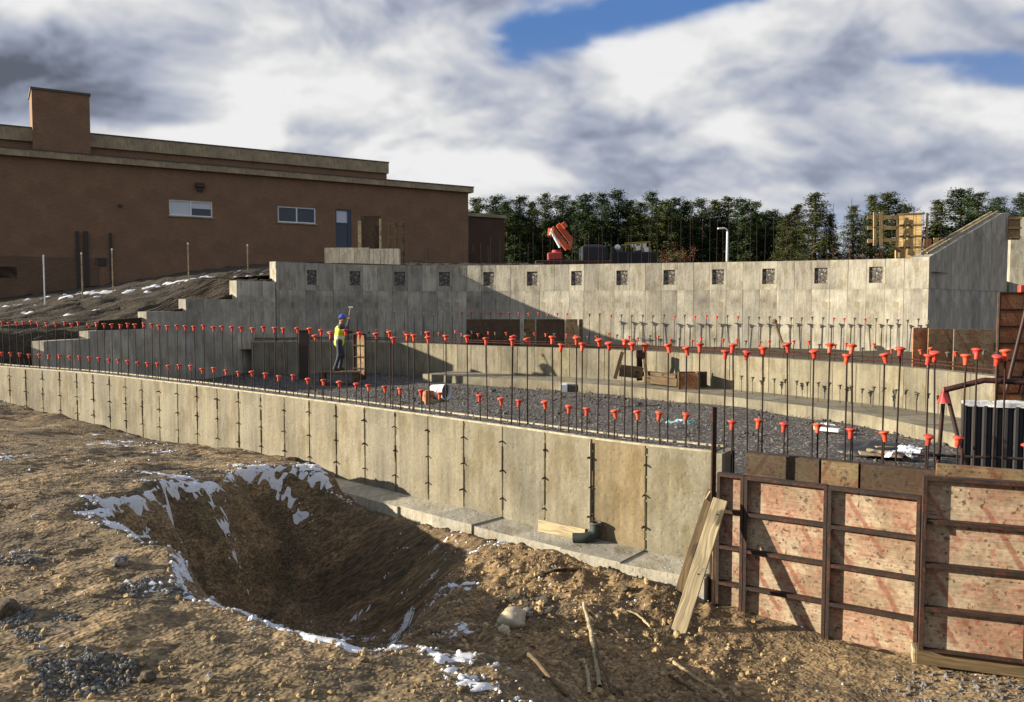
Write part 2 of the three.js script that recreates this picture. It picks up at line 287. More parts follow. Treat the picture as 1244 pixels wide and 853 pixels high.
function ground(x, d, fine = true) {                               // height of the dirt
  const wd = wallD(x), behind = d > wd + .16;
  if (behind) return -.7;
  const near = x > -7 && x < 6 && d < 13 && d > 1;
  const sd = near ? rimDist(x, d) + (fbm(x * 2.2, d * 2.2, 3, 5) - .5) * .5 : x > 4 ? 3 : -3;
  const w = smooth(-.12, .95, sd), hi = upper(x, d), lo = lower(x, d) - (near ? pitDepth(x, d) : 0);
  let y = mix(hi, lo, w);
  const messy = smooth(.3, 1.6, sd) * smooth(-1.6, -.4, x) * smooth(2.6, 1.2, x) * smooth(3, 4, d);      // trampled clods right of the pit
  y += (fbm(x * .9, d * .9, 3, 71) - .5) * .12 * (1 - messy * .5) + (fbm(x * 3.1, d * 3.1, 4, 72) - .5) * mix(.07, .05, w);
  const calm = smooth(1.2, 2.2, x) * .55;
  if (fine) y += (ridged(x * 4, d * 4, 73) - .45) * (mix(.024, .012, smooth(.5, 1.2, w)) + messy * .085) * (1 - calm) + (fbm(x * 17, d * 17, 3, 74) - .5) * (.024 + messy * .025) * (1 - calm * .6);
  const toWall = (wd - d) * .76;                                    // meets the footing
  if (x > -3 && toWall < .6) y = mix(Math.min(y, .17), y, smooth(.45, .6, toWall));
  if (x > -1 && toWall < .46 && x < 1.9) y = Math.min(y, -.02);
  return y;
}
function groundPx(px, py) { const [a, b] = ray(px, py); for (let d = 2; d < 40; d += .02) if (EYE + b * d < ground(a * d, d, false)) return [a * d, ground(a * d, d), d]; return [a * 12, 0, 12]; }
function snowMask(x0, d0, sd, y) {
  const x = x0, d = d0, ax = x0 - y, ad = d0 + y * .8;                                       // where snow lies: the rim, the pit's far corner, streaks on the pit floor, patches on the plateau
  const n = fbm(ax * 15, ad * 15, 3, 91, 0, .75) + (fbm(ax * 4, ad * 4, 2, 93) - .5) * .4, big = fbm(x * 1.7, d * 1.7, 3, 95);
  let m = -.4;
  const along = smooth(-6, -5, x) * smooth(1.0, .3, x);
  m = Math.max(m, (1 - Math.abs(sd + .0) / mix(.07, .19, big)) * .80 - .12 - (1 - along));
  for (const [cx, cd, rx, rd, k] of SNOW) { const e = ((x - cx) / rx) ** 2 + ((d - cd) / rd) ** 2; if (e < 3) m = Math.max(m, (1 - e) * .45 * k + (big - .5) * .5 * k - .02); }
  return m + (n - .5) * 1.9 - .12;
}
const SNOW = []; let SNOWCRUMBS = [];
for (const [px, py, rx, ry, k] of [[255, 598, 80, 11, 1.25], [160, 612, 46, 11, 1.25], [330, 584, 64, 10, 1.3], [378, 580, 42, 8, 1.3], [205, 622, 34, 8, .9], [430, 750, 50, 8, .6], [540, 722, 62, 11, 1.1], [500, 742, 60, 9, .8], [470, 760, 60, 6, .8], [590, 663, 30, 6, .7], [540, 676, 30, 6, .5], 
  [10, 556, 20, 4, 1], [125, 530, 22, 5, .7], [150, 540, 30, 4, .7], [200, 549, 22, 3, .6], [8, 490, 10, 3, .8], [150, 686, 16, 4, .7], [190, 715, 36, 5, .35], [405, 594, 45, 6, .9], [450, 608, 30, 4, .6], [620, 760, 20, 9, .35], [560, 770, 30, 6, .2], [420, 775, 30, 5, .9], [10, 680, 20, 8, .35]]) {
  const [x, , d] = groundPx(px, py), d2 = groundPx(px, py - ry)[2]; SNOW.push([x, d, rx / FOCAL * d, Math.max(.06, Math.min(1.2, Math.abs(d2 - d))), k]);
}
const GREY = [[105, 825, 60, .9], [70, 800, 40, .6], [25, 680, 40, .9], [195, 716, 50, .6], [15, 755, 25, .5], [60, 765, 40, .5], [650, 735, 40, .5], [560, 560, 1, 1]].map(([px, py, r]) => { const [x, , d] = groundPx(px, py); return [x, d, r / FOCAL * d]; });
{
  const xs = [], ds = [];
  const line = (arr, stops) => { for (let i = 0; i < stops.length - 1; i++) { const [a, s] = stops[i], b = stops[i + 1][0], n = Math.max(1, Math.round((b - a) / s)); for (let k = 0; k < n; k++) arr.push(a + (b - a) * k / n); } arr.push(stops.at(-1)[0]); };
  line(xs, [[-140, 20], [-60, 4], [-24, .5], [-14, .09], [-6, .032], [4.4, .25], [9, 4], [40, 20], [120, 1]]);
  line(ds, [[-120, 20], [-40, 4], [-4, .5], [2.4, .032], [10.5, .05], [13, .09], [21, 2], [30, 1]]);
  const nx = xs.length, nd = ds.length, pos = new Float32Array(nx * nd * 3), col = new Float32Array(nx * nd * 3), uv = new Float32Array(nx * nd * 2), snow = new Float32Array(nx * nd), sdA = new Float32Array(nx * nd);
  for (let j = 0; j < nd; j++) for (let i = 0; i < nx; i++) {
    const o = j * nx + i, x = xs[i], d = ds[j], y = ground(x, d);
    pos[o * 3] = x; pos[o * 3 + 1] = y; pos[o * 3 + 2] = -d; uv[o * 2] = x - y * .9; uv[o * 2 + 1] = d + y * .8;
    const near = x > -7 && x < 5 && d < 13 && d > 1, sd = near ? rimDist(x, d) + (fbm(x * 2.2, d * 2.2, 3, 5) - .5) * .5 : -3; sdA[o] = sd;
    const q = fbm(x * 1.3, d * 1.3, 4, 41), g = fbm(x * .8 + 7, d * .8, 4, 43), r = fbm(x * 5, d * 5, 3, 47);
    let c = mix3([.90, .82, .66], [.60, .55, .45], smooth(.42, .66, q)); c = mix3(c, [.46, .43, .39], smooth(.56, .70, g) * .8); 
    c = mix3(c, [.98, .86, .62], smooth(.5, .7, r) * .35);
    if (sd > .1) c = mix3(c, mix3([.66, .58, .46], [.86, .74, .55], smooth(-.9, .5, x)), smooth(.15, 1.0, sd) * smooth(2.6, 1.4, x));   // darker, duller soil colour in the pit, orange subsoil beside it
    for (const [px, pd, rr] of GREY) c = mix3(c, [.36, .38, .40], smooth(1.25, .5, Math.hypot(x - px, (d - pd)) / rr + (r - .5) * 1.1) * .9);
    const k = 1.16; col[o * 3] = c[0] * k; col[o * 3 + 1] = c[1] * k; col[o * 3 + 2] = c[2] * k;
    snow[o] = d < wallD(x) ? (x > -13 && x < 4 && d > 2.4 && d < 18 ? snowMask(x, d, near ? sd : -3, y) : -1) : -1;
  }
  const rs = rng(4242), crumbs = []; SNOWCRUMBS = crumbs;
  for (let j = 1; j < nd - 1; j++) for (let i = 1; i < nx - 1; i++) { const o = j * nx + i; if (snow[o] > -.08 && xs[i + 1] - xs[i] < .2 && ds[j + 1] - ds[j] < .2) { const den = smooth(-.08, .42, snow[o]) * 1.1 * Math.min(1, (xs[i + 1] - xs[i]) / .032); if (rs() < den) crumbs.push([xs[i] + (rs() - .5) * .03, pos[o * 3 + 1], ds[j] + (rs() - .5) * .03, .004 + rs() ** 3 * .012]); } }
  const idx = [], sidx = [], spos = pos.slice();
  for (let o = 0; o < nx * nd; o++) spos[o * 3 + 1] += clamp((snow[o] - .33) * .06, -.03, .014);
  for (let j = 0; j < nd - 1; j++) for (let i = 0; i < nx - 1; i++) {
    const a = j * nx + i, b = a + 1, c = a + nx, e = c + 1; idx.push(a, b, e, a, e, c);
    if (Math.max(snow[a], snow[b], snow[c], snow[e]) > -.12) sidx.push(a, b, e, a, e, c);
  }
  const g = new THREE.BufferGeometry(); g.setAttribute('position', new THREE.BufferAttribute(pos, 3)); g.setAttribute('color', new THREE.BufferAttribute(col, 3)); g.setAttribute('uv', new THREE.BufferAttribute(uv, 2)); g.setIndex(idx); g.computeVertexNormals();
  structure(mesh('dirt_ground', g, M.dirt), 'brown trampled dirt with an excavated pit in front of the concrete wall');
  let s = new THREE.BufferGeometry(); s.setAttribute('position', new THREE.BufferAttribute(spos, 3)); s.setIndex(sidx); s.computeVertexNormals();
  s = s.toNonIndexed(); s = mergeVertices(s, 1e-5); s.computeVertexNormals();
  tag(mesh('snow', s, M.snow), 'thin crusts of white snow along the rim of the dirt pit', 'snow', null, 'stuff');
}

// ------------------------------------------------------------------ other ground sheets
function sheet(name, rows, cols, f, mat, label, uvScale = 1) {      // f(i, j) -> [x, y, d, r, g, b]
  const pos = [], uv = [], col = [], idx = [];
  for (let j = 0; j < rows; j++) for (let i = 0; i < cols; i++) { const [x, y, d, r = 1, g = 1, b = 1] = f(i / (cols - 1), j / (rows - 1)); pos.push(x, y, -d); uv.push(x, d); col.push(r, g, b); }
  for (let j = 0; j < rows - 1; j++) for (let i = 0; i < cols - 1; i++) { const a = j * cols + i, b = a + 1, c = a + cols, e = c + 1; idx.push(a, b, e, a, e, c); }
  const g = new THREE.BufferGeometry(); g.setAttribute('position', new THREE.Float32BufferAttribute(pos, 3)); g.setAttribute('uv', new THREE.Float32BufferAttribute(uv, 2)); g.setAttribute('color', new THREE.Float32BufferAttribute(col, 3)); g.setIndex(idx); g.computeVertexNormals();
  const m = mesh(name, g, mat); return structure(m, label);
}
// ring wall (the low curved wall inside), tall wall, stepped wall: plans read off the photograph at their heights
const RING_TOP = 1.15;
const RING_PX = [[298, 416.6], [335, 416.1], [370, 415.8], [440, 415.8], [520, 417.6], [600, 420.5], [720, 424], [850, 430], [1000, 439], [1100, 446], [1160, 452], [1250, 462], [1420, 482]];
const ringPlan = RING_PX.map(([x, y]) => onY(x, y, RING_TOP));
const TALL_TOP = 4.1;
const TALL_PX = [[335, 31.2], [394, 32.9], [480, 34.2], [560, 34.5], [640, 34.0], [760, 32.8], [880, 31.7], [1000, 30.4], [1080, 29.4], [1140, 28.5]];   // pixel column, depth
const tallPlan = TALL_PX.map(([x, d]) => [atD(x, 320, d)[0], d]);
const TERRACE = 1.0;
// gravel inside the foundation
sheet('gravel_floor', 90, 160, (u, v) => {
  const x = mix(-34, 22, u), w = wallD(x), d = mix(w + .2, 34, v), up = smooth(-12, -20, x) * 1.0;
  return [x, (fbm(x * .5, d * .5, 3, 61) - .5) * .16 + (fbm(x * 3, d * 3, 2, 62) - .5) * .05 + up, d];
}, M.gravel, 'dark grey gravel floor between the low concrete walls');
sheet('terrace_ground', 40, 160, (u, v) => {
  const t = u * (ringPlan.length - 1), i = Math.min(ringPlan.length - 2, Math.floor(t)), f = t - i, a = [mix(ringPlan[i][0], ringPlan[i + 1][0], f), mix(ringPlan[i][1], ringPlan[i + 1][1], f)];
  const X = mix(a[0] - .0, mix(-24, 26, u), v), d = mix(a[1] + .17, 38, v), k = .55 + .3 * fbm(X, d, 3, 63);
  return [X, TERRACE - .12 + (fbm(X * .8, d * .8, 3, 64) - .5) * .15, d, k * .8, k * .72, k * .6];
}, M.soil, 'dark soil terrace behind the low curved wall');
let bankY;
// soil bank on the left, rising to the brick building
{
  const B = [[-200, 384, 20], [0, 391, 23], [0, 378, 29], [0, 366, 34], [60, 353, 35], [140, 346, 35.5], [210, 336, 36.5], [330, 321, 39], [60, 392, 24], [120, 390, 25.5], [165, 386, 27.5], [205, 377, 28], [258, 363, 29.6], [312, 343, 31.2], [365, 322, 33], [440, 321, 36], [0, 362, 44], [0, 358, 50], [200, 330, 50], [330, 316, 55], [440, 318, 62], [560, 320, 68], [560, 323, 40], [-200, 372, 34], [-200, 366, 48], [-400, 380, 30]].map(([px, py, d]) => { const [x, y] = atD(px, py, d); return [x, d, y]; });
  const h = spline(B.map(([x, d, y]) => [x, d, y]));
  const crest = [[-200, 372, 34], [0, 366, 34], [60, 353, 35], [140, 346, 35.5], [210, 336, 36.5], [270, 326, 38]].map(([px, py, d]) => [atD(px, py, d)[0], d]);
  const crestD = (x) => { let i = 1; while (i < crest.length - 1 && crest[i][0] < x) i++; return crest[i - 1][1] + (crest[i][1] - crest[i - 1][1]) * (x - crest[i - 1][0]) / (crest[i][0] - crest[i - 1][0]); };
  const front = [[-40, 17], [-24, 19], [-15, 22], [-12.5, 24.1], [-11.75, 26.5], [-11.0, 28.1], [-9.95, 29.9], [-9.0, 31.4], [-7.6, 33.2], [-4.9, 34.6], [-2, 34.9], [2, 34.4]];
  const fr = (x) => { let i = 1; while (i < front.length - 1 && front[i][0] < x) i++; return front[i - 1][1] + (front[i][1] - front[i - 1][1]) * (x - front[i - 1][0]) / (front[i][0] - front[i - 1][0]); };
  const N = 260, K = 150, P = [];
  const at = (u, v) => {
    const x = mix(-40, 2, u), ramp = 4 * smooth(-12.25, -13.2, x), f = fr(x) - ramp, d = mix(f, 70, v * v), edge = smooth(0, .8, d - f), y = mix(.05, 1, ramp > .05 ? smooth(0, ramp + .6, d - f) : 1) * h(x, Math.max(d, fr(x))) - .28 * edge + (fbm(x * 1.1, d * 1.1, 4, 81) - .5) * .32 * edge + (fbm(x * 5, d * 5, 3, 83) - .5) * .16 * edge;
    const q = fbm(x * .6, d * .6, 4, 85), c = mix3([.33, .28, .22], [.33, .285, .21], smooth(.45, .6, q)); return [x, v === 0 ? -.5 : y, d, c[0], c[1], c[2]];
  };
  sheet('soil_bank', K, N, (u, v) => at(u, v), M.soil, 'dark soil bank rising to the brick building');
  const pos = [], idx = [], val = [];
  for (let j = 0; j < K * 2; j++) for (let i = 0; i < N * 2; i++) { const [x, y, d] = at(i / (N * 2 - 1), j / (K * 2 - 1)), e = d - crestD(x), n = fbm(x * 1.8, d * 1.8, 4, 87) - .5; const m = (1 - Math.abs(e) / (1.1 - .03 * (x + 24))) * .55 + n * 2.4 - .60 - 3 * smooth(-14, -9, x); const m2 = (fbm(x * 1.2 + 5, d * 1.6, 4, 89) - .80) * 5 - 3 * (1 - smooth(-6, -9, x) * smooth(-12, -6, e) * smooth(8, 2, e)), s = Math.max(m, m2); val.push(s); pos.push(x, y + clamp(s * .09, -.06, .05), -d); }
  for (let j = 1; j < K * 2 - 1; j++) for (let i = 0; i < N * 2 - 1; i++) { const a = j * N * 2 + i, b = a + 1, c = a + N * 2, e = c + 1; if (Math.max(val[a], val[b], val[c], val[e]) > -.1) idx.push(a, b, e, a, e, c); }
  let g = new THREE.BufferGeometry(); g.setAttribute('position', new THREE.Float32BufferAttribute(pos, 3)); g.setIndex(idx); g.computeVertexNormals();
  g = mergeVertices(g.toNonIndexed(), 1e-5); tag(mesh('snow', g, M.snow), 'broken line of snow along the crest of the soil bank by the brick building', 'snow', null, 'stuff');
  bankY = h;
}
sheet('back_ground', 14, 90, (u, v) => {
  const i = Math.min(tallPlan.length - 2, Math.floor(u * (tallPlan.length - 1))), f = u * (tallPlan.length - 1) - i, a = [mix(tallPlan[i][0], tallPlan[i + 1][0], f), mix(tallPlan[i][1], tallPlan[i + 1][1], f)];
  const e = v ** 4, x = mix(a[0], mix(-2500, 2500, u), e), d = mix(a[1] + .2, 3000, e); return [x, 3.62, d, .75, .7, .55];
}, M.soil, 'rough ground behind the tall concrete wall');
{ // far ground at the sides, out to the horizon
  const g = new THREE.RingGeometry(118, 4000, 48, 1); g.rotateX(-Math.PI / 2); const c = new Float32Array(g.attributes.position.count * 3).fill(.7); g.setAttribute('color', new THREE.BufferAttribute(c, 3));
  structure(mesh('field', g.translate(0, -.9, 0), M.soil), 'open field beyond the site');
}

// ------------------------------------------------------------------ concrete walls, each cast bay a panel
const RW = rng(5);
const pick = (a) => a[Math.floor(RW() * a.length)];
function bay(q0, q1, thick, y0, y1, ou, proud = 0, c = .010) {       // one cast bay between two plan points, its edges chamfered into a V joint
  const L = Math.hypot(q1.p[0] - q0.p[0], q1.p[1] - q0.p[1]), t = [(q1.p[0] - q0.p[0]) / L, (q1.p[1] - q0.p[1]) / L], n = [t[1], -t[0]];
  const at = (q, a, b) => [q.p[0] + n[0] * a + t[0] * b, q.p[1] + n[1] * a + t[1] * b];
  return prism([at(q0, proud - c, .0015), at(q0, proud, c), at(q1, proud, -c), at(q1, proud - c, -.0015), off(q1, -thick), off(q0, -thick)], y0, y1, ou);
}
// front wall
const FT = .34;
{
  const all = spaced(frontPlan, .05), iEnd = all.findIndex((q) => q.p[0] > frontAtPx(877)[0]), i0 = all.reduce((b, q, i) => Math.abs(q.p[0] - frontAtPx(716)[0]) < Math.abs(all[b].p[0] - frontAtPx(716)[0]) ? i : b, 0);
  const s0 = all[i0].s % .61, pts = spaced(frontPlan, .61, s0).filter((q) => q.s < all[iEnd].s - .2); pts.push(all[iEnd]);
  const w = thing('concrete_wall', 'low board-marked concrete wall crossing the site in front, sunlit, joints every panel', 'wall');
  const V0 = -.35;
  for (let i = 0; i < pts.length - 1; i++) {
    const mid = (pts[i].s + pts[i + 1].s) / 2, brown = mid > all[i0].s && mid < all[i0].s + .62;
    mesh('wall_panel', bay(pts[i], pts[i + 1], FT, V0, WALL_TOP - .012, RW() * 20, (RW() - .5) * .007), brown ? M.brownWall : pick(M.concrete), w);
    // ragged cement fin and tie ends on the joint
    const q = pts[i], g = [], r = rng(100 + i);
    if (i) {
      let y = V0 + .3; while (y < WALL_TOP - .05) { const h = .05 + r() * .16; if (r() < .72) { const a = .006 + r() * .012, b = .004 + r() * .009; g.push(prism([off(q, .003, -a), off(q, b + .004, -a * .3), off(q, b + .003, a * .4), off(q, .003, a)], y, Math.min(y + h, WALL_TOP - .03))); } y += h + r() * .02; }
      mesh('form_seam', g, M.seam, w);
      for (let k = 0; k < 4; k++) { const yy = .12 + k * .3 + (r() - .5) * .03, p = off(q, .0, (r() - .5) * .02), e = off(q, .035 + r() * .02, (r() - .5) * .03); mesh('tie_end', rod(V(p[0], yy, p[1]), V(e[0], yy - .01, e[1]), .007 + r() * .004, 6), M.rust, w); }
    }
  }
  // keyway on top and pale edge strips
  const top = all.filter((q, i) => i % 6 === 0 && q.s <= all[iEnd].s); const key = [], e1 = [], e2 = [];
  for (let i = 0; i < top.length - 1; i++) { const a = top[i], b = top[i + 1]; key.push(prism([off(a, -.035), off(b, -.035), off(b, -FT + .03), off(a, -FT + .03)], WALL_TOP - .10, WALL_TOP - .004 + (hash2(i, 1, 5) - .5) * .006)); e1.push(prism([off(a, -.001), off(b, -.001), off(b, -.034), off(a, -.034)], WALL_TOP - .0119, WALL_TOP + .006)); e2.push(prism([off(a, -FT + .034), off(b, -FT + .034), off(b, -FT + .002), off(a, -FT + .002)], WALL_TOP - .0119, WALL_TOP + .012)); }
  mesh('rough_top', key, M.keyway, w); mesh('edge_strip', e1, M.edge, w); mesh('edge_strip', e2, M.edge, w);
  // white pipe strip standing at one joint
  const q = all[i0], a = off(q, .022), b = off(q, .022); mesh('white_strip', rod(V(a[0], .1, a[1]), V(b[0], 1.16, b[1]), .009, 8), M.edge, w).userData.label = 'white vertical strip';
  // footing
  const ft = thing('concrete_footing', 'pale concrete footing ledge at the foot of the front wall', 'footing');
  const fp = pts.filter((p) => p.p[0] > -3.4);
  for (let i = 0; i < fp.length - 1; i++) mesh('footing_segment', prism([off(fp[i], .46 + (RW() - .5) * .04, .002), off(fp[i + 1], .46 + (RW() - .5) * .04, -.002), off(fp[i + 1], -.1, -.002), off(fp[i], -.1, .002)], -.4, .20 + (RW() - .5) * .02, RW() * 9), pick(M.pale), ft);
}
// ring wall
{
  const pts = spaced(ringPlan, .61, .2), w = thing('curved_concrete_wall', 'low curved inner concrete wall beyond the gravel floor, topped with short rusty bars', 'wall');
  for (let i = 0; i < pts.length - 1; i++) mesh('wall_panel', bay(pts[i], pts[i + 1], .3, -.3, RING_TOP, RW() * 20, (RW() - .5) * .008), pick(M.concrete), w);
  const f = thing('concrete_footing', 'wide pale curved concrete footing in front of the low inner wall', 'footing');
  const fp = spaced(ringPlan, 1.22, 8);
  for (let i = 0; i < fp.length - 1; i++) mesh('footing_segment', prism([off(fp[i], 1.55, .002), off(fp[i + 1], 1.55, -.002), off(fp[i + 1], .03, -.002), off(fp[i], .03, .002)], -.2, .26 + (RW() - .5) * .012, RW() * 9), pick(M.concrete), f);
}
// tall wall with block-out pockets, and its stepped continuation
const tallPts = (() => { const fine = spaced(tallPlan, .02), k = fine.reduce((b, q, i) => Math.abs(q.p[0] - atD(873, 330, 31.7)[0]) < Math.abs(fine[b].p[0] - atD(873, 330, 31.7)[0]) ? i : b, 0); const s = fine[k].s - .305;  const a = spaced(tallPlan, .61, s % .61); if (a[0].s > .05) a.unshift(fine[0]); a.phase = (a[0].s < .05 && s % .61 > .05 ? 1 : 0) + Math.round((s - s % .61) / .61); a.phase %= 3; return a; })();
{
  const w = thing('tall_concrete_wall', 'tall curved concrete back wall with a row of dark square pockets', 'wall');
  const P = tallPts, TH = .4, Y1 = 3.05;
  for (let i = 0; i < P.length - 1; i++) {
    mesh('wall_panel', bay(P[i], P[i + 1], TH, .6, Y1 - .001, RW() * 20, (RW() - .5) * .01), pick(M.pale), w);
    if (i % 3 === P.phase) {
      const q0 = P[i], q1 = P[i + 1], a = { ...q0, p: off(q0, 0, .08) }, b = { ...q1, p: off(q1, 0, -.09) }, u = RW() * 20, m = pick(M.pale);
      mesh('wall_panel', [bay(q0, q1, TH, Y1 + .001, 3.26, u), bay(q0, q1, TH, 3.83, TALL_TOP, u), bay(q0, a, TH, 3.26, 3.83, u, 0, .003), bay(b, q1, TH, 3.26, 3.83, u, 0, .003)], m, w);
      mesh('pocket', prism([off(a, -.06, -.002), off(b, -.06, .002), off(b, -TH + .02, .002), off(a, -TH + .02, -.002)], 3.25, 3.84), M.pocket, w);
    } else mesh('wall_panel', bay(P[i], P[i + 1], TH, Y1 + .001, TALL_TOP, RW() * 20, (RW() - .5) * .01), pick(M.pale), w);
  }
  const st = thing('stepped_wall', 'shaded stepped concrete wall climbing beside the soil bank', 'wall');
  const S = [[52, 22.4, 413], [108, 24.2, 401], [178, 26.4, 378.5], [226, 27.9, 363.5], [288, 29.7, 341.5], [335, 31.2, 0]];
  for (let i = 0; i < S.length - 1; i++) {
    const [px, d, py] = S[i], [qx, e] = S[i + 1], a = [atD(px, 380, d)[0], d], b = [atD(qx, 380, e)[0], e], y = yAt(py, (d + e) / 2), L = Math.hypot(b[0] - a[0], b[1] - a[1]), n = Math.max(2, Math.round(L / .61));
    for (let k = 0; k < n; k++) { const f0 = { p: [mix(a[0], b[0], k / n), mix(a[1], b[1], k / n)] }, f1 = { p: [mix(a[0], b[0], (k + 1) / n), mix(a[1], b[1], (k + 1) / n)] }; f0.n = f1.n = [(b[1] - a[1]) / L, -(b[0] - a[0]) / L]; f0.t = f1.t = [(b[0] - a[0]) / L, (b[1] - a[1]) / L]; mesh('wall_panel', bay(f0, f1, .38, -.3, y, RW() * 20, (RW() - .5) * .006), pick(M.pale), st); }
  }
  const up = thing('stair_wall', 'short grey concrete wall above the tall wall below the blue door', 'wall');
  const U = [[394, 36.4, 301], [485, 36.2, 302]], a = atD(394, 301, 36.4), b = atD(485, 301, 36.2);
  for (let k = 0; k < 5; k++) { const A = [mix(a[0], b[0], k / 5), mix(a[2], b[2], k / 5)], B = [mix(a[0], b[0], (k + 1) / 5), mix(a[2], b[2], (k + 1) / 5)]; mesh('wall_panel', prism([[A[0] + .004, A[1]], [B[0] - .004, B[1]], [B[0] - .004, B[1] + .4], [A[0] + .004, A[1] + .4]], 3.4, a[1] - (k > 2 ? .05 : 0), RW() * 9), pick(M.pale), up); }
  // dark formed panel with two pale edge boards above it
  const fo = thing('upright_form', 'grey upright form with two pale vertical boards above the short wall', 'formwork');
  const z = 36.9, l = atD(437, 270, z), r = atD(462, 268, z);
  mesh('form_face', box(r[0] - l[0], 1.5, .06).translate((l[0] + r[0]) / 2, l[1] - .45, -z - .1), M.plyBrown, fo);
  mesh('edge_board', box(.14, 1.32, .1).translate(l[0], l[1] - .6, -z), M.wood, fo); mesh('edge_board', box(.08, 1.36, .1).translate(r[0], r[1] - .6, -z), M.wood, fo);
  const fr = thing('timber_trestle', 'dark timber trestle beside the upright form against the brick facade', 'frame');
  const f0 = atD(473, 270, 37.2), f1 = atD(490, 270, 37.2);
  for (const x of [f0[0], mix(f0[0], f1[0], .5), f1[0]]) mesh('post', box(.09, 1.9, .09).translate(x, f0[1] - .9, -37.2), M.woodDark, fr);
  for (const y of [0, -.6, -1.2]) mesh('rail', box(f1[0] - f0[0], .09, .05).translate((f0[0] + f1[0]) / 2, f0[1] - .1 + y, -37.12), M.woodDark, fr);
}
// wing wall with a sloping top
{
  const w = thing('wing_wall', 'shaded grey concrete wing wall with a sunlit sloping top', 'wall');
  const a = [tallPts.at(-1).p[0] + .12, tallPts.at(-1).p[1] - .12], b = atD(1226, 259, 36), B = [b[0], 36], n = 8, L = Math.hypot(B[0] - a[0], B[1] - a[1]), t = [(B[0] - a[0]) / L, (B[1] - a[1]) / L], nl = [-t[1], t[0]];
  const P = (s, o) => [a[0] + t[0] * s + nl[0] * o, a[1] + t[1] * s + nl[1] * o], top = (s) => TALL_TOP + .02 + Math.min(1, s / (L - .7)) * (b[1] - TALL_TOP);
  for (let i = 0; i < n; i++) {
    const s0 = L * i / n + .004, s1 = L * (i + 1) / n - .004, m = pick(M.pale), u = RW() * 9;
    mesh('wall_panel', prism([P(s0, 0), P(s1, 0), P(s1, .62), P(s0, .62)], .6, 3.04, u), m, w);
    mesh('wall_panel', prism([P(s0, 0), P(s1, 0), P(s1, .62), P(s0, .62)], 3.048, [top(s0), top(s1), top(s1), top(s0)], u + 2), m, w);
  }
  for (const o of [.2, .42]) mesh('sloping_board', beam(V(P(.4, o)[0], top(.4) + .05, P(.4, o)[1]), V(P(L - 1, o)[0], top(L - 1) + .05, P(L - 1, o)[1]), .09, .05), M.wood, w);
  const f = thing('far_concrete_wall', 'grey concrete wall behind the wing wall at the picture edge', 'wall');
  const c = atD(1229, 264, 37.4), e = atD(1330, 264, 36.6); mesh('wall_panel', prism([[c[0], c[2]], [mix(c[0], e[0], .33), mix(c[2], e[2], .33)], [mix(c[0], e[0], .33), mix(c[2], e[2], .33) + .4], [c[0], c[2] + .4]], .6, c[1]), M.pale[1], f);
  mesh('wall_panel', prism([[mix(c[0], e[0], .333), mix(c[2], e[2], .333)], [e[0], e[2]], [e[0], e[2] + .4], [mix(c[0], e[0], .333), mix(c[2], e[2], .333) + .4]], .6, c[1]), M.pale[4], f);
  const g = atD(1232, 277, 35.6); const fp = thing('pale_form', 'small pale timber form at the top of the wall by the picture edge', 'formwork', [g[0], g[1], g[2]]);
  mesh('form_face', box(.5, 1.0, .05), M.plyTan, fp); for (const y of [-.4, 0, .4]) mesh('rail', boxAt(0, y, .06, .54, .09, .06), M.woodWarm, fp);
}

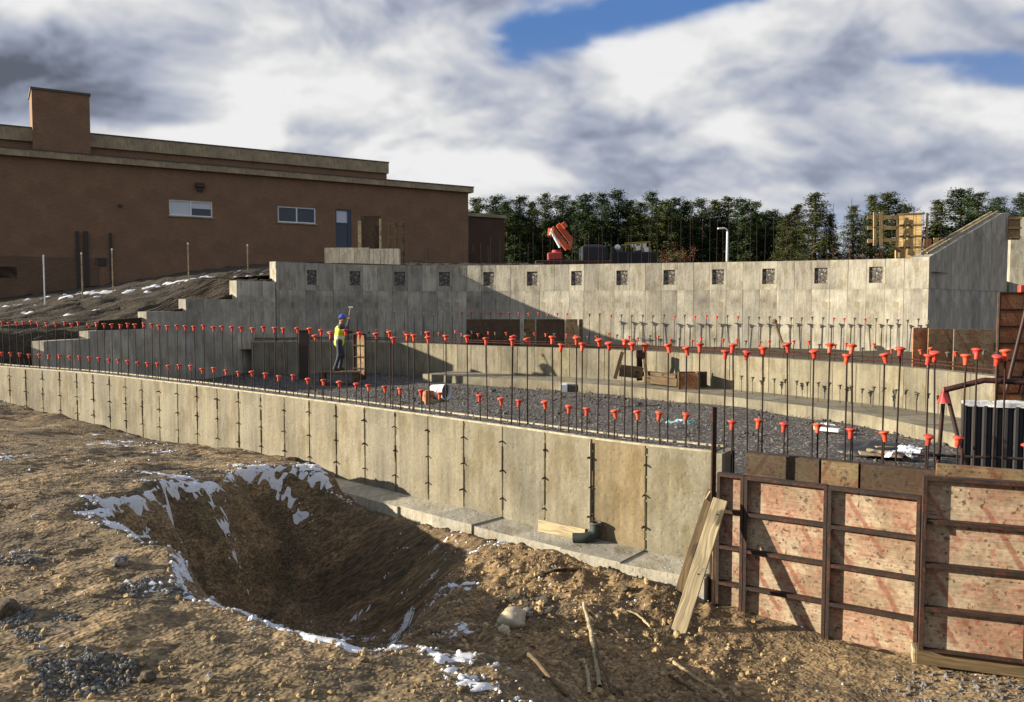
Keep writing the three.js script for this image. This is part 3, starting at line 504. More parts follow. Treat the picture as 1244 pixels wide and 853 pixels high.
// ------------------------------------------------------------------ brick building.  Its facade recedes to the right along (UX, UD); off() plan points by distance along and out of the facade
const UX = .848, UD = .53, FC = 60;
const facT = (px, c = FC) => { const t = ray(px, 300)[0], d = c / (UX - UD * t); return [t * d, d]; };             // plan point of a facade line c at a pixel column
const facS = (p) => p[0] * UX + p[1] * UD;                                                                         // distance along
const plan = (s, out, c = FC) => { const k = c - out; return [s * UX + k * -UD, s * UD + k * UX]; };               // s along, out metres in front of facade line c
function facBox(s0, s1, y0, y1, o0, o1, c = FC) { return prism([plan(s0, o1, c), plan(s1, o1, c), plan(s1, o0, c), plan(s0, o0, c)], y0, y1); }
function facY(px, py, c = FC) { const d = facT(px, c)[1]; return EYE + ray(px, py)[1] * d; }
{
  const b = thing('brick_building', 'long low brown brick building with tan roof bands and a blocky chimney', 'building');
  const S = (px, c) => facS(facT(px, c)), s0 = S(0) - 30, s1 = S(569), yTop = facY(300, 212.5);
  // front block, wall built round its openings
  const holes = [['window', 206.5, 259, 243.5, 263], ['window', 338, 384, 251.5, 271], ['door', 408, 427, 254.5, 300.5]].map(([k, x0, x1, y0, y1]) => ({ k, a: S(x0), b: S(x1), t: facY((x0 + x1) / 2, y0), l: facY((x0 + x1) / 2, y1) }));
  const g = []; let at = s0; const yb = 1.2, D = 13;
  for (const h of holes) { g.push(facBox(at, h.a, yb, yTop, -.35, 0), facBox(h.a, h.b, yb, h.l, -.35, 0), facBox(h.a, h.b, h.t, yTop, -.35, 0)); at = h.b; }
  g.push(facBox(at, s1, yb, yTop, -.35, 0), facBox(s1 - .35, s1, yb, yTop, -D, -.351), facBox(s0, s0 + .35, yb, yTop, -D, -.351), facBox(s0 + .351, s1 - .351, yb, yTop, -D, -D + .35));
  mesh('wall', g, M.brick, b);
  mesh('foundation', facBox(s0, S(118), yb, facY(50, 312), 0.02, .1), M.brickPale, b);
  const roof = mesh('roof', facBox(s0 + .4, s1 - .4, yTop - .3, yTop + .02, -D + .4, -.4), M.roof, b);
  mesh('roof_band', facBox(s0, s1 + .32, yTop - .002, yTop + .42, -D, .34), M.coping, b);
  mesh('roof_edge', facBox(s0, s1 + .36, yTop + .42, yTop + .48, -D, .40), M.copingDark, b);
  // upper block
  const c2 = FC + 7, u1 = S(470.5, c2), u0 = S(0, c2) - 26, yu = facY(300, 181.5, c2);
  mesh('upper_wall', facBox(u0, u1, yTop - .2, yu - .9, -9, 0, c2), M.brick, b);
  mesh('upper_band', facBox(u0, u1 + .1, yu - .902, yu + .0, -9, .22, c2), M.coping, b);
  mesh('upper_edge', facBox(u0, u1 + .14, yu, yu + .07, -9, .28, c2), M.copingDark, b);
  // chimney
  const c3 = FC + 6, k0 = S(44, c3), k1 = S(113.5, c3), ky = facY(78, 112, c3);
  const ch = mesh('chimney', facBox(k0, k1, yTop - .2, ky, -3.6, 0, c3), M.brick, b);
  mesh('chimney_cap', facBox(k0 - .08, k1 + .08, ky, ky + .14, -3.68, .08, c3), M.copingDark, ch);
  // windows and door
  holes.forEach((h, i) => {
    const w = h.b - h.a, H = h.t - h.l, f = .09;
    if (h.k === 'window') {
      const W = mesh('window', [facBox(h.a, h.b, h.l, h.l + f, -.2, -.06), facBox(h.a, h.b, h.t - f, h.t, -.2, -.06), facBox(h.a, h.a + f, h.l + f, h.t - f, -.2, -.06), facBox(h.b - f, h.b, h.l + f, h.t - f, -.2, -.06), facBox(h.a + w / 2 - f / 2, h.a + w / 2 + f / 2, h.l + f, h.t - f, -.2, -.06)], M.white, b);
      mesh('pane', facBox(h.a + f, h.a + w / 2 - f / 2, h.l + f, h.t - f, -.16, -.13), i ? M.glass : M.blind, W);
      if (i) mesh('pane', facBox(h.a + w / 2 + f / 2, h.b - f, h.l + f, h.t - f, -.16, -.13), M.glass, W);
      else { mesh('pane', facBox(h.a + w / 2 + f / 2, h.b - f, h.l + H * .52, h.t - f, -.16, -.13), M.blind, W); mesh('pane', facBox(h.a + w / 2 + f / 2, h.b - f, h.l + f, h.l + H * .52 - .01, -.16, -.13), M.glass, W); }
      mesh('sill', facBox(h.a - .1, h.b + .1, h.l - .08, h.l - .003, -.1, .07), M.coping, W);
    } else {
      const dr = mesh('door', [facBox(h.a, h.b, h.t - f, h.t, -.2, -.05), facBox(h.a, h.a + f, h.l, h.t - f, -.2, -.05), facBox(h.b - f * 3, h.b, h.l, h.t - f, -.2, -.05), facBox(h.a + f, h.b - f * 3, h.l + H * .62, h.l + H * .62 + f, -.2, -.05)], M.blueFrame, b);
      mesh('pane', facBox(h.a + f, h.b - f * 3, h.l + H * .62 + f, h.t - f, -.17, -.13), M.blind, dr);
      mesh('door_leaf', facBox(h.a + f, h.b - f * 3, h.l, h.l + H * .62, -.17, -.11), M.glass, dr);
    }
  });
  const L = facT(244), ly = facY(244, 227), ls = facS(L);
  mesh('wall_lamp', [facBox(ls - .28, ls + .28, ly - .05, ly + .25, 0, .32), facBox(ls - .2, ls + .2, ly - .28, ly - .05, 0, .2)], M.darkPipe, b);
  for (const [a, c, t] of [[92, 96, 281], [101, 107, 281], [133, 135.5, 283]]) mesh('downpipe', facBox(S(a), S(c), yb, facY(a, t), .02, .16), M.darkPipe, b);
  for (const [px, py, r] of [[147, 250, .12], [121, 318, .35], [8, 331, .5]]) { const s = S(px), y = facY(px, py); mesh('vent', facBox(s - r, s + r, y - r * .7, y + r * .7, 0, .1), M.darkPipe, b); }
  // annex
  const an = thing('brick_annex', 'small flat-roofed grey brown annex at the far end of the brick building', 'building');
  const c4 = FC + 5, a0 = S(566, c4), a1 = S(613, c4), ya = facY(590, 264, c4);
  mesh('wall', facBox(a0, a1, yb, ya, -7, 0, c4), M.brickPale, an).material = std({ map: T.brick, color: lin(.40, .38, .35) });
  mesh('roof_band', facBox(a0, a1 + .12, ya, ya + .28, -7, .15, c4), M.coping, an);
}

// ------------------------------------------------------------------ trees
const needle = [[.070, .115, .038], [.10, .132, .038], [.058, .098, .036], [.115, .135, .040]].map(([r, g, b]) => std({ color: lin(r, g, b), roughness: .9 }));
function pine(seed, h, spread, bare, conic) {                        // needle clumps on whorls of limbs round a tapered trunk
  const r = rng(seed), pos = [], trunk = [], lean = (r() - .5) * .3;
  const clump = (x, y, z, s, n) => { for (let k = 0; k < n; k++) { const a = r() * 6.283, e = (r() - .35) * 1.5, L = .22 * (.6 + r() * .8), dx = Math.cos(a) * Math.cos(e) * L, dy = Math.sin(e) * L * .8, dz = Math.sin(a) * Math.cos(e) * L, wx = -Math.sin(a) * .075, wz = Math.cos(a) * .075, ox = (r() + r() - 1) * s, oy = (r() + r() - 1) * s * .75, oz = (r() + r() - 1) * s; pos.push(x + ox - wx, y + oy, z + oz - wz, x + ox + wx, y + oy + (r() - .5) * .07, z + oz + wz, x + ox + dx, y + oy + dy, z + oz + dz); } };
  trunk.push(new THREE.CylinderGeometry(.03, .19, h, 7, 6).translate(0, h / 2, 0));
  let y = h * bare; const gap = () => h * (.024 + r() * .020);
  while (y < h) {
    const f = (y - h * bare) / (h * (1 - bare)), R = spread * (conic ? (1 - f) * (.8 + r() * .35) + .12 : (1 - f) ** .62 * smooth(-.3, .22, f) * (.6 + r() * .55) + .14), nb = 5 + Math.floor(r() * 3);
    for (let b = 0; b < nb; b++) {
      if (r() < .13) continue;
      const a = r() * 6.283, len = R * (.6 + r() * .55), rise = (conic ? -.12 : .10) + r() * .25, ex = Math.cos(a) * len, ez = Math.sin(a) * len, ey = y + rise * len;
      trunk.push(rod(new THREE.Vector3(0, y, 0), new THREE.Vector3(ex * .9, y + rise * len * .9, ez * .9), .035, 4, .01));
      const m = Math.max(2, Math.round(len / .30));
      for (let k = 1; k <= m; k++) { const t = k / m; if (t < .25 && m > 3) continue; clump(ex * t, mix(y, ey, t) + .05, ez * t, .42 + .16 * (1 - f), 26); }
    }
    y += gap();
  }
  clump(0, h - .1, 0, .22, 30);
  const g = new THREE.BufferGeometry(); g.setAttribute('position', new THREE.Float32BufferAttribute(pos, 3)); g.computeVertexNormals(); g.setAttribute('uv', new THREE.BufferAttribute(new Float32Array(pos.length / 3 * 2), 2));
  const t = new THREE.Group(); mesh('trunk', trunk, M.bark, t); mesh('crown', g, needle[seed % 4], t); return t;
}
{
  const RT = rng(303), H = 11;
  const kinds = [pine(1, H, 2.5, .10, false), pine(2, H, 2.9, .18, false), pine(3, H, 2.5, .05, true), pine(4, H, 2.6, .12, false), pine(6, H, 2.9, .08, false), pine(7, H, 3.0, .03, true)];
  const plant = (kind, px, topPy, d, label, wide, group) => {
    const x = atD(px, 300, d)[0], yt = yAt(topPy, d), s = (yt - 3.6) / H, t = kinds[kind].clone(); t.name = numbered('pine_tree'); t.position.set(x, 3.6, -d); t.rotation.y = RT() * 6.28; t.scale.set(s * wide, s, s * wide); scene.add(t); tag(t, label, 'tree', group);
  };
  const row = [[579, 242], [602, 238.5], [616, 246], [631, 240], [646, 248], [662, 236.5], [683, 239.5], [697, 245], [711, 236], [731, 236.5], [751, 232], [765, 246], [778, 247], [792, 235], [806, 246], [818, 241], [834, 246], [852, 242.5], [868, 246], [884, 240.5], [901, 243], [917, 246], [934, 256]];
  const ord = ['first', 'second', 'third', 'fourth', 'fifth', 'sixth', 'seventh', 'eighth', 'ninth', 'tenth', 'eleventh', 'twelfth', 'thirteenth'];
  row.forEach(([px, py], i) => plant([0, 1, 3, 4, 2, 0, 3][i % 7], px, py, 92 + RT() * 14, i < 12 ? `tall dark pine, ${ord[i]} along the treeline counting from the brick annex` : `tall dark pine, ${ord[row.length - 1 - i]} along the treeline counting back from its gap of open sky`, .95 + RT() * .3));
  for (let i = 0; i < 46; i++) plant(i % 5, 574 + i * 8.4 + (RT() - .5) * 6, 258 + RT() * 18, 106 + RT() * 18, 'dark pine half hidden behind the front row of the treeline', 1.2 + RT() * .3, 'pines filling the back of the treeline');
  const right = [[957, 262, 2, 1.0, 'small dark pine filling in beside the broad conical pine'], [990, 235, 5, 1.05, 'broad conical dark pine standing apart before the timber scaffold'], [968, 251, 2, .9, 'slim pine pressed against the broad conical pine'], [1008, 262, 2, .8, 'short pine on the open side of the broad conical pine'], [1036, 250, 5, .8, 'narrow pine just beyond the end of the timber scaffold rails'], [1058, 240, 2, .8, 'slender pointed pine behind the timber scaffold rails'], [1078, 236, 0, 1.1, 'rounded tall pine rising behind the timber scaffold'], [1098, 250, 4, .9, 'low pine hidden behind the boxed column form'], [1138, 246, 2, .9, 'dark pine between the column form and the wing wall'], [1166, 230, 1, 1.0, 'tallest ragged pine above the wing wall slope'], [1186, 236, 3, .9, 'loose pine behind the middle of the wing wall slope'], [1211, 240, 1, .75, 'thin pine at the top of the wing wall slope'], [1242, 236, 3, .8, 'pine cut off by the picture edge above the far wall']];
  for (const [px, py, k, w, l] of right) plant(k, px, py, 84 + RT() * 10, l, w * 1.35);
  // reddish leafless shrubs
  const shrub = (px, top, d, w, label, seed) => {
    const x = atD(px, 300, d)[0], h = yAt(top, d) - 3.6, r = rng(seed), st = [], pos = [];
    for (let i = 0; i < 26; i++) { const a = r() * 6.28, e = .35 + r() * .9, ex = Math.cos(a) * w * r(), ez = Math.sin(a) * w * r(), ey = h * (.5 + r() * .5); st.push(rod(new THREE.Vector3(ex * .15, 0, ez * .15), new THREE.Vector3(ex, ey, ez), .03, 4, .008)); for (let k = 0; k < 40; k++) { const t = .35 + r() * .7, s = .16; const cx = ex * t + (r() - .5) * .5, cy = ey * t + (r() - .5) * .5, cz = ez * t + (r() - .5) * .5; for (let q = 0; q < 3; q++) pos.push(cx + (r() - .5) * s, cy + (r() - .5) * s, cz + (r() - .5) * s); } }
    const t = thing('shrub', label, 'shrub', [x, 3.6, d]); mesh('stem', st, M.bark, t);
    const g = new THREE.BufferGeometry(); g.setAttribute('position', new THREE.Float32BufferAttribute(pos, 3)); g.computeVertexNormals(); mesh('foliage', g, std({ color: lin(.16, .055, .025) }), t);
  };
  shrub(832, 293, 80, 1.9, 'rusty red autumn shrub in front of the treeline beside the street lamp', 11);
  shrub(812, 302, 82, 1.2, 'smaller rusty shrub beside the parked utility truck', 12);
  shrub(1040, 303, 70, 2.6, 'low reddish brush below the timber scaffold rails', 13);
  shrub(1135, 297, 60, 1.6, 'reddish brush at the foot of the wing wall slope', 14);
}

// ------------------------------------------------------------------ things beyond the tall wall
{ // folded orange knuckle-boom crane on a dark truck
  const d = 55, k = d / FOCAL, P = (px, py, o = 0) => { const [x, y] = atD(px, py, d); return V(x, y, d + o); };
  const orange = std({ color: lin(.46, .085, .03), roughness: .6 }), t = thing('loader_crane', 'folded orange loader crane with white cylinder on a dark truck before the treeline', 'crane');
  const rel = (o) => { o.position.sub(t.position); return o; };
  const truck = [P(690, 330), P(655, 330)];
  mesh('truck_bed', beam(P(650, 322), P(742, 322), .5, 2.2, .05), M.darkSteel, t);
  mesh('truck_cab', [beam(P(705, 309), P(736, 309), 1.0, 2.1, .12), beam(P(709, 301), P(730, 301), .3, 1.9, .1)], std({ color: lin(.008, .010, .018), roughness: .8 }), t);
  for (const px of [662, 722]) for (const o of [-1.0, 1.0]) mesh('wheel', new THREE.CylinderGeometry(.5, .5, .35, 18).rotateX(Math.PI / 2).translate(P(px, 330).x, 4.12, -d + o), M.copingDark, t);
  mesh('base_column', [beam(P(665, 312), P(683, 311), .5, .8, .08), rod(P(676, 320), P(676, 304), .3, 12)], std({ color: lin(.30, .035, .03), roughness: .6 }), t);
  mesh('main_boom', [beam(P(670, 277), P(690, 303), .36, .4, .05), beam(P(670, 278), P(669, 288, -.2), .3, .4, .04)], orange, t);
  mesh('folding_boom', [beam(P(678, 272, .3), P(695, 293, .3), .34, .4, .05), beam(P(683, 271, -.1), P(688, 277, -.1), .3, .3, .04), beam(P(694, 292), P(691, 304), .26, .4, .04)], orange, t);
  mesh('hydraulic_cylinder', [rod(P(670, 283, -.45), P(680, 301, -.45), .09, 12), rod(P(668, 286, -.45), P(670, 279, -.45), .06, 10)], M.white, t);
}
{ // utility truck with a loaded rack
  const d = 62, P = (px, py, o = 0) => { const [x, y] = atD(px, py, d); return V(x, y, d + o); };
  const t = thing('utility_truck', 'dark utility truck carrying a yellow rack of white pieces, beyond the tall wall', 'truck');
  mesh('body', [beam(P(742, 316), P(796, 316), 1.1, 2, .1), beam(P(743, 307), P(758, 307), .9, 1.8, .15)], std({ color: lin(.015, .015, .018), roughness: .8 }), t);
  mesh('windscreen', beam(P(746, 306, -.93), P(755, 306, -.93), .5, .04), M.glass, t);
  mesh('headlight', new THREE.SphereGeometry(.22, 12, 8).translate(P(748, 302, -1.1).x, P(748, 302).y, -d + 1.1), M.white, t);
  const rack = [rod(P(757, 297, -.9), P(788, 295, -.9), .06, 6), rod(P(757, 297, .9), P(788, 295, .9), .06, 6)]; for (const px of [758, 768, 778, 787]) rack.push(rod(P(px, 314, -.9), P(px, 296, -.9), .05, 6));
  mesh('rack', rack, std({ color: lin(.35, .26, .04) }), t);
  for (const [px, py] of [[768, 299], [773, 303], [780, 300], [783, 305]]) mesh('load', beam(P(px - 3, py, -.6), P(px + 3, py - 1, -.6), .35, .6, .05), M.white, t);
  for (const px of [750, 788]) for (const o of [-.9, .9]) mesh('wheel', new THREE.CylinderGeometry(.42, .42, .28, 16).rotateX(Math.PI / 2).translate(P(px, 320).x, 4.03, -d + o), M.copingDark, t);
}
{ // street lamp
  const d = 62, [x] = atD(883.5, 300, d), top = yAt(280, d), t = thing('street_lamp', 'pale street lamp with a bent arm against the dark trees', 'street lamp', [x, 3.6, d]);
  mesh('pole', rod(new THREE.Vector3(0, 0, 0), new THREE.Vector3(0, top - 3.6 - .1, 0), .10, 10, .07), M.white, t);
  const c = new THREE.CatmullRomCurve3([[0, top - 3.7, 0], [-.05, top - 3.55, 0], [-.2, top - 3.45, 0], [-.4, top - 3.44, 0]].map((p) => new THREE.Vector3(...p)));
  mesh('arm', metric(new THREE.TubeGeometry(c, 10, .06, 8)), M.white, t); mesh('lamp_head', box(.45, .12, .24, .04).translate(-.5, top - 3.46, 0), M.white, t);
}
{ // timber scaffold and boxed column form on the tall wall's top
  const d = 31.2, P = (px, py, o = 0) => { const [x, y] = atD(px, py, d); return V(x, y, d + o); };
  const t = thing('timber_scaffold', 'pale timber scaffold of three rails and two uprights above the tall wall', 'scaffold');
  for (const py of [264, 277, 292]) mesh('rail', beam(P(1054, py + (py > 290 ? 1 : 0)), P(1092, py - (py > 290 ? 1 : 0)), .13, .05), M.woodWarm, t);
  for (const px of [1062, 1069]) mesh('upright', beam(P(px, 299, -.08), P(px, 258, -.08), .12, .06, .004, new THREE.Vector3(1, 0, 0)), M.woodWarm, t);
  mesh('brace', beam(P(1083, 300, -.1), P(1092, 306, -.1), .1, .05), M.woodDark, t); mesh('leg', beam(P(1090, 315, .05), P(1090, 300, .05), .1, .08, .004, new THREE.Vector3(1, 0, 0)), M.woodWarm, t);
  const c = thing('column_form', 'boxed timber column form with four pale panels standing on the tall wall', 'formwork');
  c.position.set(P(1106, 300).x, 0, -d); c.rotation.y = -.42; const l = P(1093, 300).x - P(1106, 300).x, r = P(1118, 300).x - P(1106, 300).x, y0 = yAt(314, d), y1 = yAt(260, d), W = r - l;
  for (let k = 0; k < 4; k++) mesh('panel', box(W, (y1 - y0) / 4 - .05, .06, .008).translate((l + r) / 2, y0 + (y1 - y0) * (k + .5) / 4, .02), M.woodWarm, c);
  for (let k = 0; k <= 4; k++) mesh('waler', box(W + .14, .06, .14, .008).translate((l + r) / 2 + .02, y0 + (y1 - y0) * k / 4, .02), M.woodDark, c);
  mesh('side_panel', box(.06, y1 - y0, .7, .006).translate(r + .18, (y0 + y1) / 2, -.3), M.plyBrown, c); mesh('side_panel', box(.06, y1 - y0, .7, .006).translate(l - .06, (y0 + y1) / 2, -.3), M.woodDark, c);
  const p = thing('plywood_bracing', 'orange brown plywood pieces between the column form and the wing wall', 'boards');
  const e = 32.5, Q = (px, py) => V(...((a) => [a[0], a[1], e])(atD(px, py, e)));
  mesh('board', beam(Q(1122, 302), Q(1131, 302), .75, .05), M.plyOrange, p); mesh('board', beam(Q(1134, 300), Q(1140, 300), .7, .05), M.woodWarm, p); mesh('board', beam(Q(1142, 296), Q(1156, 296), .5, .05), M.plyBrown, p); mesh('rail', beam(Q(1118, 310), Q(1150, 308), .12, .06), M.woodDark, p);
}
// slender stakes standing on the bank
for (const [px, py, top, d, l] of [[54, 356, 311, 33, 'pale slender stake on the snowy bank crest, tallest of those before the brick wall'], [100, 352, 308, 34, 'thin stake before the dark downpipes of the brick wall'], [137, 348, 303, 35, 'thin stake before the single thin downpipe'], [229, 333, 296, 37, 'thin stake on the bank below the white-framed window'], [301, 324, 298, 38, 'thin stake on the bank nearest the stepped wall']]) {
  const [x] = atD(px, py, d), y0 = bankY(x, d) - .3, y1 = yAt(top, d), t = thing('survey_stake', l, 'stake', [x, y0, d]);
  mesh('shaft', box(.045, y1 - y0, .03).translate(0, (y1 - y0) / 2, 0), px < 60 ? M.white : M.wood, t); mesh('cap', box(.055, .08, .04).translate(0, y1 - y0, 0), M.white, t);
}
{ const [x, y] = atD(250, 352, 36.5); const t = thing('white_box', 'small white box lying on the dark bank above the stepped wall', 'box', [x, y, 36]); mesh('shell', box(.26, .2, .2, .02), M.white, t); mesh('lid', boxAt(0, .115, 0, .28, .03, .22), M.blind, t); }

// ------------------------------------------------------------------ reinforcing bars with plastic caps
const capGeo = (() => { const g = new THREE.LatheGeometry([[.0105, -.072], [.017, -.070], [.021, -.020], [.027, -.004], [.042, .002], [.044, .012], [.034, .019], [.012, .022], [0, .022]].map((p) => new THREE.Vector2(...p)), 12); g.deleteAttribute('uv'); return g.toNonIndexed(); })();
const barGeo = new Map();
const bar = (h) => { const k = Math.round(h * 20) / 20; if (!barGeo.has(k)) barGeo.set(k, new THREE.CylinderGeometry(.007, .007, 1, 7).translate(0, .5, 0)); return barGeo.get(k); };
const RB = rng(909);
function rebar(x, y, d, h, cap, label, group, name = 'rebar', thick = 1, capScale = .94) {
  const t = thing(name, label, 'rebar', [x, y, d], RB() * 6.28, group);
  t.rotation.z = (RB() - .5) * .05; t.rotation.x = (RB() - .5) * .05;
  const b = mesh('bar', bar(1), M.rebar, t); b.scale.set(thick, h, thick);
  if (cap) { const c = mesh('cap', capGeo, cap, t); c.position.y = h; c.scale.setScalar(capScale); c.rotation.z = (RB() - .5) * .4; c.rotation.x = (RB() - .5) * .4; }
  return t;
}
const capA = () => M.capOrange[Math.floor(RB() * 3)];
const ORD = ['First', 'Second', 'Third', 'Fourth', 'Fifth', 'Sixth', 'Seventh', 'Eighth', 'Ninth', 'Tenth', 'Eleventh', 'Twelfth', 'Thirteenth', 'Fourteenth', 'Fifteenth', 'Sixteenth'];
{
  const frontAll = spaced(frontPlan, .02), near = (p) => frontAll.reduce((b, q) => (Math.abs(q.p[0] - p[0]) < Math.abs(b.p[0] - p[0]) ? q : b));
  const A = [1205, 1167, 1125, 1075, 1028, 990, 950, 914, 880, 833, 793, 766, 736, 703, 677, 649, 618, 599, 569, 546, 519, 499, 474, 452, 434, 417, 399, 380];
  const B = [1237, 1155, 1120, 1071, 1028, 990, 950, 915, 884, 827, 796, 768, 739, 706, 684, 655, 625, 601, 577, 527, 505, 480, 461, 440];
  const place = (px, back, h, kind, i) => {
    const q = near(frontAtPx(px + (back > .2 ? 3 : 0))), p = off(q, -back), poured = px < 877, y0 = poured ? WALL_TOP - .02 : -.05;
    const H = WALL_TOP + h + (RB() - .5) * .05 - y0;
    const stake = px > 872, w = kind === 'tall' ? 'tall rebar' : 'short rebar';
    const label = stake ? `${ORD[kind === 'tall' ? 8 - i : 8 - i]} orange-capped ${w} past the rusty steel stake, rising inside the forms` : i < 18 ? `${ORD[i - 9] || 'First'} orange-capped ${w} on the front wall counting away from the rusty steel stake` : `orange-capped ${w} in the crowded far half of the front wall`;
    rebar(p[0], y0, p[1], H, capA(), label, i < 18 ? undefined : `${w}s on the far half of the front wall`);
  };
  A.forEach((px, i) => place(px, .26, .93, 'tall', i)); B.forEach((px, i) => place(px, .09, .27, 'short', i));
  // a second tall row behind the first
  A.forEach((px, i) => { if (hash2(i, 3, 9) < .25) return; const q = near(frontAtPx(px - 7)), p = off(q, -.13), y0 = px < 877 ? WALL_TOP - .02 : -.05; rebar(p[0], y0, p[1], WALL_TOP + .86 + RB() * .07 - y0, capA(), 'orange-capped rebar set close beside one of the foremost tall rebars', 'inner row of tall rebars on the front wall', 'rebar', 1, .92); });
  // the crowded left part
  const start = near(frontAtPx(372)).s, s0 = near(frontAtPx(425)).s;
  for (let s = start; s > 4.2; s -= .29) { const q = frontAll.reduce((b, k) => (Math.abs(k.s - s) < Math.abs(b.s - s) ? k : b)), p = off(q, -.26 + (RB() - .5) * .02); rebar(p[0], WALL_TOP - .02, p[1], .95 + (RB() - .5) * .05, capA(), 'orange-capped tall rebar in the crowded far half of the front wall', 'tall rebars on the far half of the front wall'); }
  for (let s = s0; s > 4.2; s -= .36) { const q = frontAll.reduce((b, k) => (Math.abs(k.s - s) < Math.abs(b.s - s) ? k : b)), p = off(q, -.09); rebar(p[0], WALL_TOP - .02, p[1], .29 + (RB() - .5) * .04, capA(), 'orange-capped short rebar in the crowded far half of the front wall', 'short rebars on the far half of the front wall'); }
}
{
  const ring = spaced(ringPlan, .62, .3), dense = spaced(ringPlan, .36, 3.2);
  dense.forEach((q, i) => { const p = off(q, -.1 - (i % 2) * .1); if (q.p[0] > 11) return; rebar(p[0], RING_TOP - .02, p[1], .36 + RB() * .12, i % 3 ? capA() : M.capDark, 'short capped rebar on top of the low curved inner wall', 'short rebars along the top of the low curved wall', 'rebar', 1, 1.15); });
  const curve = (o, y) => metric(new THREE.TubeGeometry(new THREE.CatmullRomCurve3(spaced(ringPlan, 1.5, .3).map((q) => V(off(q, o)[0], y + (RB() - .5) * .03, off(q, o)[1]))), 120, .016, 6));
  tag(mesh('horizontal_rebar', [curve(-.06, RING_TOP + .10), curve(-.23, RING_TOP + .16)], std({ map: T.rust, color: lin(.95, .42, .26) })), 'pair of long rusty bars tied along the top of the low curved wall', 'rebar');
  for (let px = 902; px < 1142; px += 13.4) { const y = mix(474, 490, (px - 902) / 240), q = ring.reduce((b, k) => (Math.abs(k.p[0] / k.p[1] - (px - 622) / FOCAL) < Math.abs(b.p[0] / b.p[1] - (px - 622) / FOCAL) ? k : b)), tt = (px - 622) / FOCAL, d = q.p[1] - .5; rebar(tt * d, .24, d, .40 + RB() * .06, M.capDark, 'dark-capped short rebar rising from the curved pale footing', 'dark-capped rebars on the curved footing', 'rebar', 1, 1.2); }
  for (let px = 716; px < 1136; px += 12.9) { const py = mix(382, 389, (px - 716) / 420) + (RB() - .5) * 2, i = TALL_PX.findIndex((q) => q[0] > px), d = mix(TALL_PX[i - 1][1], TALL_PX[i][1], (px - TALL_PX[i - 1][0]) / (TALL_PX[i][0] - TALL_PX[i - 1][0])) - .45, [x, y] = atD(px, py, d); rebar(x, .8, d, y - .8, RB() < .8 ? M.capDark : capA(), 'slender dark-capped rebar standing before the sunlit part of the tall wall', 'slender rebars before the sunlit tall wall', 'rebar', 1.5, 1.35); }
  for (let px = 306; px < 700; px += 11.6) { const py = mix(378, 381.5, (px - 306) / 394) + (RB() - .5), d = 33.2 - (px > 560 ? (px - 560) * .008 : 0), [x, y] = atD(px, py, d); rebar(x, .8, d, y - .8, px < 550 ? M.capPale : capA(), 'slender rebar with small cap before the shaded part of the tall wall', 'slender rebars before the shaded tall wall', 'rebar', 1.2, 1.3); }
  const bare = [];
  for (let px = 448; px < 1128; px += 8.4) { const p = px + (RB() - .5) * 7, i = TALL_PX.findIndex((q) => q[0] > p), d = mix(TALL_PX[i - 1][1], TALL_PX[i][1], (p - TALL_PX[i - 1][0]) / (TALL_PX[i][0] - TALL_PX[i - 1][0])) + .12 + .14 * Math.round(RB()), h = mix(.9, 2.1, clamp((p - 450) / 600)) * (.7 + RB() * .45); bare.push(new THREE.Matrix4().compose(V((p - 622) / FOCAL * d / cP, TALL_TOP - .05, d), new THREE.Quaternion().setFromEuler(new THREE.Euler((RB() - .5) * .05, 0, (RB() - .5) * .05)), new THREE.Vector3(1.1, h, 1.1))); }
  const im = new THREE.InstancedMesh(bar(1), M.rebar, bare.length); bare.forEach((m, i) => im.setMatrixAt(i, m)); im.name = 'bare_rebar'; im.castShadow = im.receiveShadow = true; scene.add(im); tag(im, 'bare thin rebars bristling from the top of the tall wall', 'rebar', null, 'stuff');
}

// ------------------------------------------------------------------ steel-framed plywood form panels.  Origin at the lower left of the outside; x along, y up, z towards the viewer.
const RIB = .063;
function buildForm(t, w, h, cells, ply, steel = M.darkSteel) {
  const f = mesh('plywood_face', box(w - .012, h - .012, .014, .002).translate(w / 2, h / 2, -.008), ply, t);
  mesh('side_rail', [boxAt(.004, h / 2, RIB / 2, .007, h, RIB, .001), boxAt(.016, h / 2, RIB - .003, .022, h - .01, .006, .001)], steel, t);
  mesh('side_rail', [boxAt(w - .004, h / 2, RIB / 2, .007, h, RIB, .001), boxAt(w - .016, h / 2, RIB - .003, .022, h - .01, .006, .001)], steel, t);
  mesh('end_rail', [boxAt(w / 2, h - .004, RIB / 2, w - .016, .008, RIB, .001), boxAt(w / 2, h - .018, RIB - .003, w - .05, .02, .006, .001)], steel, t);
  mesh('end_rail', boxAt(w / 2, .004, RIB / 2, w - .016, .008, RIB, .001), steel, t);
  for (let k = 1; k < cells; k++) mesh('crossbar', [boxAt(w / 2, h * k / cells, RIB / 2, w - .016, .008, RIB - .004, .001), boxAt(w / 2, h * k / cells - .012, RIB - .005, w - .05, .024, .006, .001)], steel, t);
  return t;
}
